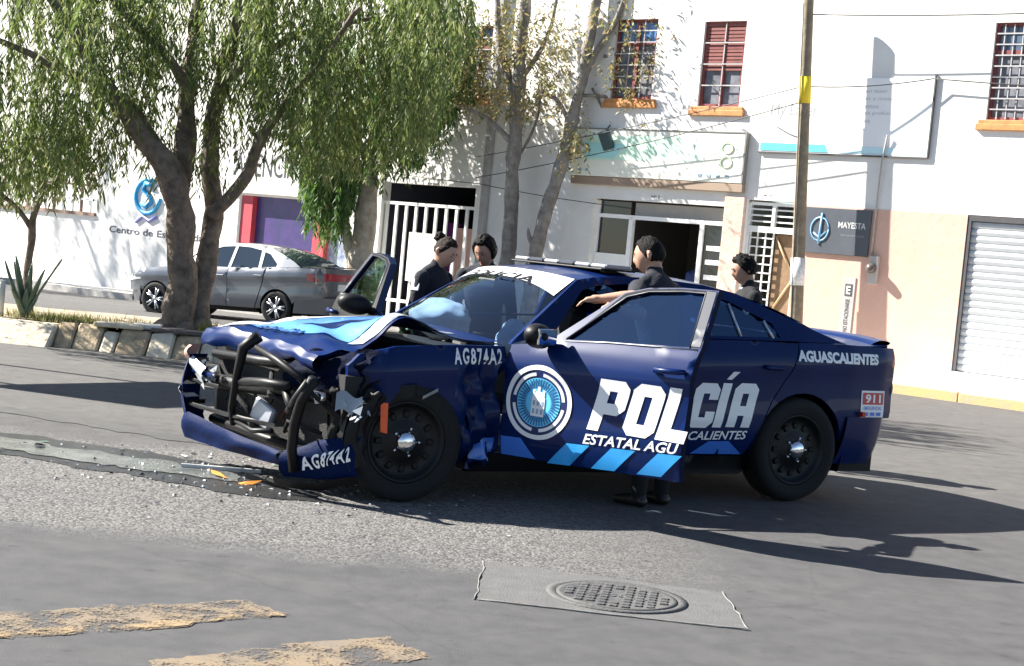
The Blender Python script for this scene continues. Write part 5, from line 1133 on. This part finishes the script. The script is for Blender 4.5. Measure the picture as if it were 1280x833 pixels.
# thin trees by the shop
tb = fac(-7.9, .55, .08); Y2 = tb.y
T = empty('street_tree', tb, 0, 'thin grey barked tree with an upright mottled trunk left of the entrance', 'tree', 'sparse street trees before the shop')
f = MB(); px_limb(f, Y2, [(626, 415, .17), (631, 370, .15), (636, 310, .145), (640, 230, .135), (645, 150, .13), (650, 90, .12), (655, 20, .10), (660, -60, .07)], tb, .03, 0, 12)
px_limb(f, Y2, [(640, 178, .06), (610, 150, .05), (580, 135, .03), (552, 130, .015)], tb, .02); px_limb(f, Y2, [(645, 130, .09), (628, 70, .08), (622, 10, .06), (618, -50, .04)], tb, .03, .4); px_limb(f, Y2, [(648, 105, .06), (672, 70, .045), (690, 30, .03), (700, -30, .02)], tb, .03, -.3)
px_limb(f, Y2, [(636, 215, .03), (668, 160, .025), (676, 118, .02)], tb, .02); f.build('trunk', BARKG, T)
def sprays(n, pts, Y, dy, rad, dens, lr_=(.2, .55), rs=lr):
    out = []
    for _ in range(n):
        x, y, r_ = pts[rs.randint(len(pts))]; x += rs.normal(0, r_); y += rs.normal(0, r_*.8); p = at(x, y, Y+rs.normal(0, dy)); ln = rs.uniform(*lr_)
        out.append((tuple(p), ln, (rs.normal(0, .35), rs.normal(0, .3), 0), max(3, int(dens*ln))))
    return out
leaves('crown', sprays(400, [(600, 40, 30), (570, 60, 18), (640, 60, 22), (615, 105, 20), (660, 30, 22), (590, 95, 16), (650, 120, 14), (690, 75, 18), (560, 25, 20), (630, -10, 30)], Y2, .35, 1, 30), LEAF3, T, tb, .10, .017, 3)
tb = fac(-7.25, .6, .08); Y3 = tb.y
T = empty('street_tree', tb, 0, 'thin grey barked tree leaning right in front of the green sign', 'tree', 'sparse street trees before the shop')
f = MB(); px_limb(f, Y3, [(660, 410, .16), (664, 365, .14), (669, 318, .135), (683, 262, .125), (702, 210, .115), (716, 150, .105), (730, 90, .10), (743, 20, .09), (752, -50, .06)], tb, .03, 0, 12)
px_limb(f, Y3, [(727, 100, .07), (752, 55, .055), (774, 15, .045), (790, -40, .03)], tb, .03, -.3); px_limb(f, Y3, [(714, 158, .055), (698, 128, .04), (676, 115, .03)], tb, .02)
px_limb(f, Y3, [(722, 120, .03), (758, 122, .03), (780, 140, .028), (800, 126, .025), (850, 118, .02)], tb, .03, -.2); px_limb(f, Y3, [(790, -5, .03), (850, 30, .022), (900, 50, .016), (955, 30, .01)], tb, .03, -.2); px_limb(f, Y3, [(755, 70, .03), (800, 80, .022), (845, 100, .016), (885, 88, .01)], tb, .03, -.2); px_limb(f, Y3, [(740, 110, .022), (755, 140, .02), (768, 165, .015)], tb, .01); px_limb(f, Y3, [(780, 140, .02), (796, 160, .015), (810, 182, .01)], tb, .01)
px_limb(f, Y3, [(765, 32, .04), (820, 5, .03), (880, -10, .02), (940, -20, .015)], tb, .03, -.3); px_limb(f, Y3, [(670, 312, .06), (662, 298, .04), (660, 285, .015)], tb, .01); f.build('trunk', BARKG, T)
leaves('crown', sprays(760, [(700, 40, 18), (775, 95, 22), (820, 100, 22), (860, 70, 26), (930, 40, 24), (800, 60, 24), (760, 5, 26), (800, 15, 22), (850, 20, 26), (900, 25, 26), (940, 20, 22), (880, 75, 18), (900, 95, 12), (830, 55, 16), (860, 105, 12), (690, 105, 14), (720, 165, 12), (960, 15, 14), (915, 60, 16)], Y3-.2, .35, 1, 28), LEAF3, T, tb, .095, .016, 4)
# tree further up the street, beyond the left edge: its shade falls on the clinic wall
tb = Vector((G0+FD*(-28.6)+FN*3.9)); tb.z = -.45
T = empty('pepper_tree', tb, 0, 'tall pepper tree up the street shading the clinic wall', 'tree')
f = MB(); limb(f, [Vector((0, 0, -.1)), Vector((.1, 0, 2)), Vector((.2, .1, 4.2)), Vector((.1, .2, 6.5)), Vector((.3, 0, 8.8))], [.26, .2, .17, .12, .05], .06, 12)
for k in range(6): a = k*1.05; limb(f, [Vector((.15, .1, 4.4+.3*k)), Vector((.9*math.cos(a), .9*math.sin(a), 6+.35*k)), Vector((1.9*math.cos(a), 1.9*math.sin(a), 6.8+.4*k))], [.09, .06, .02], .05)
f.build('trunk', BARK, T)
st = []
for _ in range(330):
    a = lr.uniform(0, 6.28); r_ = 2.3*math.sqrt(lr.rand()); z = tb.z+9.6-.45*r_-lr.uniform(0, 2.2); st.append(((tb.x+r_*math.cos(a), tb.y+r_*math.sin(a), z), lr.uniform(.5, 1.4), (lr.normal(0, .1), lr.normal(0, .1), 0), 40))
leaves('crown', st, LEAF1, T, tb, .13, .013, 9, 2.0)
# small tree and agave at the island end
tb = at(34, 402, 18.6); tb.z = .25
T = empty('small_tree', tb, 0, 'slim young tree with bent stem behind the agave', 'tree')
f = MB(); px_limb(f, 18.9, [(36, 402, .06), (34, 350, .05), (40, 300, .045), (42, 272, .04), (52, 245, .03), (60, 205, .02)], tb, .02); px_limb(f, 18.9, [(40, 285, .035), (22, 262, .03), (2, 244, .025), (-20, 220, .02)], tb, .02); f.build('trunk', BARK, T)
leaves('crown', curtain(130, (-50, 120), [(-60, 235), (30, 240), (120, 215)], (18.4, 19.4), 120, 34, (.3, .8)), LEAF1, T, tb, .12, .010, 6, 2.0)
AG = mat('agave_leaf', (.16, .21, .13), .55, 0, 0, .35, 5, .1, 20, col2=(.085, .12, .075))
ab = at(30, 402, 18.45); ab.z = .25
T = empty('agave', ab, 0, 'tall grey green agave with stiff upright leaves on the island', 'plant')
for k, (az, el, ln) in enumerate(((.1, 62, 1.05), (3.0, 55, 1.0), (2.6, 75, .95), (.9, 78, .7), (-.4, 70, .8), (3.6, 66, .9), (1.6, 80, .85), (5.0, 58, .55), (4.2, 60, .5), (.3, 45, .45))):
    f = MB()
    def ag(u, v):
        s = v*2-1; ln_ = ln*.78; w_ = .042*(1-u)**.8*(1+1.2*u)*s; up = math.sin(R(el)); ho = math.cos(R(el)); r_ = u*ln_*ho*.8+.06*u*u*(-1 if k % 2 else 1)
        return (r_*math.cos(az)-w_*math.sin(az), r_*math.sin(az)+w_*math.cos(az), u*ln_*up+.02*abs(s)*(1-u))
    f.grid(8, 4, ag); o = f.build('leaf', AG, T); sm_ = o.modifiers.new('thick', 'SOLIDIFY'); sm_.thickness = .018
f = MB(); f.tube([(-.2, -.02, -.02), (-.2, -.02, .42)], .045, 8); o = f.build('marker_post', mat('white_post', (.6, .56, .48), .8, 0, 0, .2, 8)); o.location = ab+Vector((-.05, -.1, 0)); tag(o, 'short pale post standing beside the agave', 'post')
# island ground cover
def tufts(name, areas, m, seed):
    r_ = np.random.RandomState(seed); V = []; F = []
    for (cx, cy, sx, sy, n, h) in areas:
        for _ in range(n):
            x, y = r_.normal(cx, sx), r_.normal(cy, sy); a = r_.rand()*6.28; hh = h*(.4+r_.rand()); z = .26; w = .006
            i = len(V); dx, dy = math.cos(a)*w, math.sin(a)*w; lx, ly = r_.normal(0, .35*hh, 2)
            V += [(x-dx, y-dy, z), (x+dx, y+dy, z), (x+lx, y+ly, z+hh)]; F.append((i, i+1, i+2))
    me = bpy.data.meshes.new(name); me.from_pydata(V, [], F); tag(link(name, me, m), 'sparse dry green grass tufts on the island', 'grass', kind='stuff')
gx = at(80, 410, 18.5); gt = at(262, 408, 18.4)
tufts('grass', [(gx.x, 18.45, .35, .15, 900, .07), (gt.x, 18.4, .07, .08, 260, .15), (-2.2, 18.7, .8, .4, 500, .08), (-5.2, 18.8, .6, .4, 500, .08)], leafmat('grass_blade', (.10, .13, .03), (.20, .22, .06), (.34, .30, .12)), 3)

#__P5__

# ================================================================== people
SKIN = mat('skin_tan', (.42, .235, .155), .55, 0, 0, .12, 12)
SKIN2 = mat('skin_brown', (.33, .175, .115), .55, 0, 0, .12, 12)
NAVYC = mat('navy_uniform', (.006, .008, .016), .9, 0, 0, .3, 14, .3, 60)
BLKC = mat('black_uniform', (.005, .005, .007), .9, 0, 0, .3, 14, .3, 60)
TROUS = mat('dark_trousers', (.004, .0045, .006), .9, 0, 0, .3, 14)
HAIRM = mat('black_hair', (.0035, .0028, .0025), .6, 0, 0, .4, 60, .6, 140, spec=.15)
HAIRB = mat('brown_hair', (.016, .008, .005), .6, 0, 0, .4, 60, .6, 140, spec=.15)
SHOE = mat('black_boot', (.01, .01, .01), .4)
EYEM = mat('eye_dark', (.02, .015, .012), .25); LIPM = mat('lip', (.26, .09, .08), .5)
def person(label, xy, facing, H, gz=0, lean=0, head_rot=(0, 0), arms=None, skin=None, shirt=None, hair='short', hairm=None, voxel=.0085, collar=False, patch=False):
    skin = skin or SKIN; shirt = shirt or NAVYC; hairm = hairm or HAIRM
    T = empty('person', (xy[0], xy[1], gz), facing-math.pi/2, label, 'person')
    inv_ = Matrix.Rotation(-(facing-math.pi/2), 4, 'Z') @ Matrix.Translation((-xy[0], -xy[1], -gz))
    k = H/1.75; la = R(lean); mb = MB(); smp = []          # samples: label, point, radius
    def cap(lab, pts, rad, seg=12):
        mb.tube(pts, rad, seg); P_ = [Vector(p) for p in pts]
        for i in range(len(P_)):
            if i+1 < len(P_):
                for t in np.linspace(0, 1, 6)[:-1]: smp.append((lab, P_[i].lerp(P_[i+1], t), rad[i]*(1-t)+rad[i+1]*t))
            bm = bmesh.new(); bmesh.ops.create_icosphere(bm, subdivisions=2, radius=rad[i]*.995); mb.add([v.co+P_[i] for v in bm.verts], [tuple(v.index for v in f.verts) for f in bm.faces]); bm.free()
        smp.append((lab, P_[-1], rad[-1]))
    hip = Vector((0, 0, .93*k)); sp = lambda h, y=0, x=0: hip+Vector((x, math.sin(la)*h+math.cos(la)*y, math.cos(la)*h-math.sin(la)*y))
    # torso loft
    prof = [(-.10, .155, .115, 0), (-.02, .170, .122, 0), (.10, .150, .108, .005), (.20, .150, .105, .01), (.32, .172, .118, .012), (.42, .182, .120, .006), (.48, .170, .105, -.005), (.53, .11, .08, -.012), (.56, .066, .062, -.012)]
    f0 = len(mb.v); n = 24; vs = []
    for h, a, b, y in prof:
        for i in range(n):
            t = 2*math.pi*i/n; c_, s_ = math.cos(t), math.sin(t)
            vs.append(sp(h*k, (y+b*math.copysign(abs(s_)**.85, s_))*k, a*k*math.copysign(abs(c_)**.85, c_)))
        smp.append(('trousers' if h < .0 else 'shirt', sp(h*k, y*k), min(a, b)*k)); smp.append(('trousers' if h < .0 else 'shirt', sp(h*k, y*k, a*.55*k), b*.9*k)); smp.append(('trousers' if h < 0 else 'shirt', sp(h*k, y*k, -a*.55*k), b*.9*k))
    fs = [(j*n+i, j*n+(i+1) % n, (j+1)*n+(i+1) % n, (j+1)*n+i) for j in range(len(prof)-1) for i in range(n)]+[tuple(range(n-1, -1, -1)), tuple((len(prof)-1)*n+i for i in range(n))]
    mb.add(vs, fs)
    # neck and head
    nb = sp(.54*k, -.01*k); hc = sp(.690*k, .030*k); hr = Matrix.Rotation(R(head_rot[0]), 3, 'Z') @ Matrix.Rotation(R(-head_rot[1]), 3, 'X')
    cap('skin', [nb, hc+hr @ Vector((0, -.02, -.07))*k], [.062*k, .056*k]); cap('shirt', [sp(.50*k, -.01*k, -.13*k), sp(.545*k, -.012*k, 0), sp(.50*k, -.01*k, .13*k)], [.045*k, .06*k, .045*k])
    def hp(th, ph, e=0):   # head surface: th azimuth from the face direction, ph elevation
        d = Vector((math.sin(th)*math.cos(ph), math.cos(th)*math.cos(ph), math.sin(ph)))
        x, y, z = d.x*.076, d.y*.097, d.z*.118
        if z < 0: s_ = 1-.30*(-z/.118)**1.3; x *= s_; y = y*(1-.12*(-z/.118)) + .012*(-z/.118)
        fr = max(0, d.y)
        z0 = d.z
        y += .022*math.exp(-(d.x/.16)**2-((z0+.16)/.20)**2)*(fr > .5)            # nose
        y += .007*math.exp(-(d.x/.5)**2-((z0-.22)/.10)**2)*fr                    # brow
        y -= .009*math.exp(-((abs(d.x)-.36)/.16)**2-((z0-.02)/.12)**2)*fr        # eye sockets
        y += .006*math.exp(-(d.x/.3)**2-((z0+.52)/.10)**2)*fr                    # lips
        y += .008*math.exp(-(d.x/.3)**2-((z0+.88)/.14)**2)*fr                    # chin
        v = Vector((x, y, z)); return hc+hr @ ((v+v.normalized()*e)*k)
    nu, nv = 40, 26; vs = [hp(2*math.pi*i/nu, -math.pi/2+math.pi*j/nv) for j in range(nv+1) for i in range(nu)]
    mb.add(vs, [(j*nu+i, j*nu+(i+1) % nu, (j+1)*nu+(i+1) % nu, (j+1)*nu+i) for j in range(nv) for i in range(nu)])
    smp.append(('skin', hc, .085*k)); smp.append(('skin', hc+hr @ Vector((0, .02, -.07))*k, .06*k))
    for s in (-1, 1):                                                             # ears
        e = [hc+hr @ Vector((s*.074, -.012, .030))*k, hc+hr @ Vector((s*.087, -.022, .012))*k, hc+hr @ Vector((s*.080, -.014, -.028))*k]; mb.tube(e, [.014*k, .016*k, .011*k], 8); smp.append(('skin', e[1], .02*k))
    # legs
    for s in (-1, 1):
        hj = hip+Vector((s*.092*k, 0, -.04*k)); kn = Vector((s*.11*k, .02*k, .49*k)); an = Vector((s*.12*k, -.02*k, .085*k))
        cap('trousers', [hj, hj.lerp(kn, .5)+Vector((0, .01, 0)), kn, kn.lerp(an, .4)+Vector((0, -.02*k, 0)), an], [.098*k, .085*k, .064*k, .064*k, .050*k])
        cap('shoe', [an+Vector((0, -.03*k, -.045*k)), an+Vector((0, .08*k, -.045*k)), an+Vector((s*.01, .165*k, -.055*k))], [.040*k, .040*k, .030*k])
    # arms
    for s, nm in ((-1, 'L'), (1, 'R')):
        sh = sp(.465*k, 0, s*.185*k)
        if arms and nm in arms:
            el, ha = [inv_ @ Vector(v) for v in arms[nm]]
        else:
            el = sh+Vector((s*.06*k, -.03*k, -.29*k)); ha = el+Vector((-s*.01*k, .09*k, -.25*k))
        cap('shirt', [sh, sh.lerp(el, .5), el.lerp(sh, .12)], [.062*k, .052*k, .048*k])
        cap('shirt' if not (arms and 'bare' in arms) else 'skin', [el, el.lerp(ha, .35), ha], [.045*k, .043*k, .029*k])
        d = (ha-el).normalized(); side = d.cross(Vector((0, 0, 1))).normalized() if abs(d.z) < .95 else Vector((1, 0, 0)); up = side.cross(d)
        cap('skin', [ha, ha+d*.045*k], [.028*k, .030*k]); cap('skin', [ha+d*.04*k+side*.022*k, ha+d*.085*k+side*.026*k], [.022*k, .020*k]); cap('skin', [ha+d*.04*k-side*.022*k, ha+d*.085*k-side*.026*k], [.022*k, .020*k])
        for i, (o_, L_) in enumerate(((-.036, .062), (-.012, .074), (.012, .070), (.035, .054))):
            r0 = ha+d*.088*k+side*o_*k; r1 = r0+(d*.95-up*.25).normalized()*L_*.5*k+side*o_*.15*k; r2 = r1+(d*.7-up*(.6+.1*i)).normalized()*L_*.5*k
            cap('skin', [r0, r1, r2], [.0095*k, .009*k, .008*k], 8)
        th = ha+d*.03*k-side*.034*s*k; cap('skin', [th, th+(d*.6-side*s*.8).normalized()*.04*k, th+(d*.95-side*s*.5).normalized()*.075*k], [.013*k, .011*k, .009*k], 8)
    me = bpy.data.meshes.new('body'); me.from_pydata(mb.v, [], mb.f)
    o = bpy.data.objects.new('body', me); COL.objects.link(o)
    m1 = o.modifiers.new('remesh', 'REMESH'); m1.mode = 'VOXEL'; m1.voxel_size = voxel; m2 = o.modifiers.new('smooth', 'SMOOTH'); m2.iterations = 3; m2.factor = .5
    dg = bpy.context.evaluated_depsgraph_get(); me2 = bpy.data.meshes.new_from_object(o.evaluated_get(dg)); bpy.data.objects.remove(o); bpy.data.meshes.remove(me)
    labs = ['skin', 'shirt', 'trousers', 'shoe']; me2.name = 'body'; 
    me2.materials.clear()
    o = link('body', me2, [skin, shirt, TROUS, SHOE], T)
    n = len(me2.polygons); C_ = np.zeros(n*3, np.float32); me2.polygons.foreach_get('center', C_); C_ = C_.reshape(-1, 3)
    best = np.full(n, 9.0); bi = np.zeros(n, np.int32)
    for lab, p, r_ in smp:
        d = np.sqrt(((C_-np.array(p, np.float32))**2).sum(1))-r_; mk = d < best; best[mk] = d[mk]; bi[mk] = labs.index(lab)
    me2.polygons.foreach_set('material_index', bi); me2.polygons.foreach_set('use_smooth', np.ones(n, bool)); me2.update()
    # hair
    f = MB(); nu, nv = 44, 20
    def hl_(th):    # lower hair line elevation by azimuth from the face
        a = abs((th+math.pi) % (2*math.pi)-math.pi)
        low = {'short': -.42, 'bun': -.30, 'long': -.95, 'curly': -.40}[hair]
        return interp(a, [0, .75, 1.1, 1.35, 1.75, 3.15], [.72, .66, .35, .05 if hair != 'long' else -.5, low*.7, low])
    def hh(u, v):
        th = u*2*math.pi; ph0 = float(hl_(th))+.07*noise.noise(Vector((math.sin(th)*7, math.cos(th)*7, H*3))); ph = ph0+(math.pi/2-ph0)*v; e = {'short': .010, 'bun': .010, 'long': .022, 'curly': .026}[hair]*min(1, v*5+.25)
        e += .006*noise.noise(Vector((th*9, ph*4, H*5)))*(v > .02); e += {'curly': .02}.get(hair, .008)*noise.noise(Vector((math.sin(th)*3, math.cos(th)*3, ph*3+H*9))*(2.6 if hair == 'curly' else 1.8)); return hp(th, ph, e)
    f.grid(nu, nv, hh); hobj = f.build('hair', hairm, T)
    if hair == 'bun':
        b = blob('hair_bun', hairm, hobj, hc+hr @ Vector((0, -.105, .085))*k, (.042, .042, .040), .25, 2.5, 4)
    # face details
    for s in (-1, 1):
        f = MB(); f.tube([hp(s*(.30+.07*t), .235+.03*math.sin(t*3.1), .003) for t in np.linspace(-1, 1, 6)], .004, 5); f.build('eyebrow', hairm, T)
        f = MB(); f.tube([hp(s*(.32+.06*t), .04, .001) for t in np.linspace(-1, 1, 5)], [.003, .0055, .006, .0055, .003], 6); f.build('eye', EYEM, T)
    f = MB(); f.tube([hp(.17*t, -.56, .001) for t in np.linspace(-1, 1, 7)], [.002, .004, .005, .0045, .005, .004, .002], 6); f.build('mouth', LIPM, T)
    f = MB(); f.tube([sp(.02*k, (.126*math.sin(a))*k, .176*k*math.cos(a)) for a in np.linspace(0, 2*math.pi, 25)], .022*k, 6); f.build('belt', mat('belt_black', (.006, .006, .007), .4), T)
    if patch:
        f = MB(); c0 = sp(.40*k, 0, .245*k); f.box(-.006, .006, -.035, .035, -.045, .045, M=Matrix.Translation(c0) @ Matrix.Rotation(R(-14), 4, 'Y'), bev=.004); f.build('sleeve_patch', WHITE, T)
    if collar:
        f = MB(); f.tube([sp(.535*k, (-.012+.066*math.sin(a))*k, .072*math.cos(a)*k) for a in np.linspace(0, 2*math.pi, 21)], .014, 6); f.build('collar', mat('grey_collar', (.45, .45, .48), .8), T)
    return T, sp, hc
def badge(T, pts, m, nm): f = MB(); f.add([tuple(p) for p in pts], [tuple(range(len(pts)))]); f.build(nm, m, T)
person('policewoman with brown hair in a bun leaning towards the wreck', (-.72, 12.15), R(-28), 1.645, 0, 14, (-6, 22), None, SKIN, NAVYC, 'bun', HAIRB, patch=True)
person('dark haired person in a navy jacket close behind the woman with the bun', (-.22, 12.55), R(-105), 1.69, 0, 14, (-10, 28), None, SKIN2, NAVYC, 'long', HAIRM)
h1 = at(728, 374, 9.82); h2 = at(758, 389, 9.72)
person('short haired man in a navy shirt reaching into the car from the open door', (.97, 10.30), R(138), 1.76, 0, 12, (26, 12), dict(L=(at(792, 372, 9.78), at(752, 374, 9.80)), R=(at(800, 392, 9.95), at(775, 386, 9.80)), bare=1), SKIN, NAVYC, 'short', HAIRM)
person('young man with curly black hair and dark jacket behind the boot of the wreck', (2.02, 13.55), R(188), 1.71, 0, 8, (0, 14), None, SKIN2, BLKC, 'curly', HAIRM, collar=True)
pp_ = fac(-4.95, -.9, .05); person('dim figure in blue clothes standing inside the shop doorway', (pp_.x, pp_.y), R(-100), 1.66, .1, 0, (0, 0), None, SKIN2, mat('blue_shirt', (.03, .05, .16), .9), 'short', HAIRM, .013)
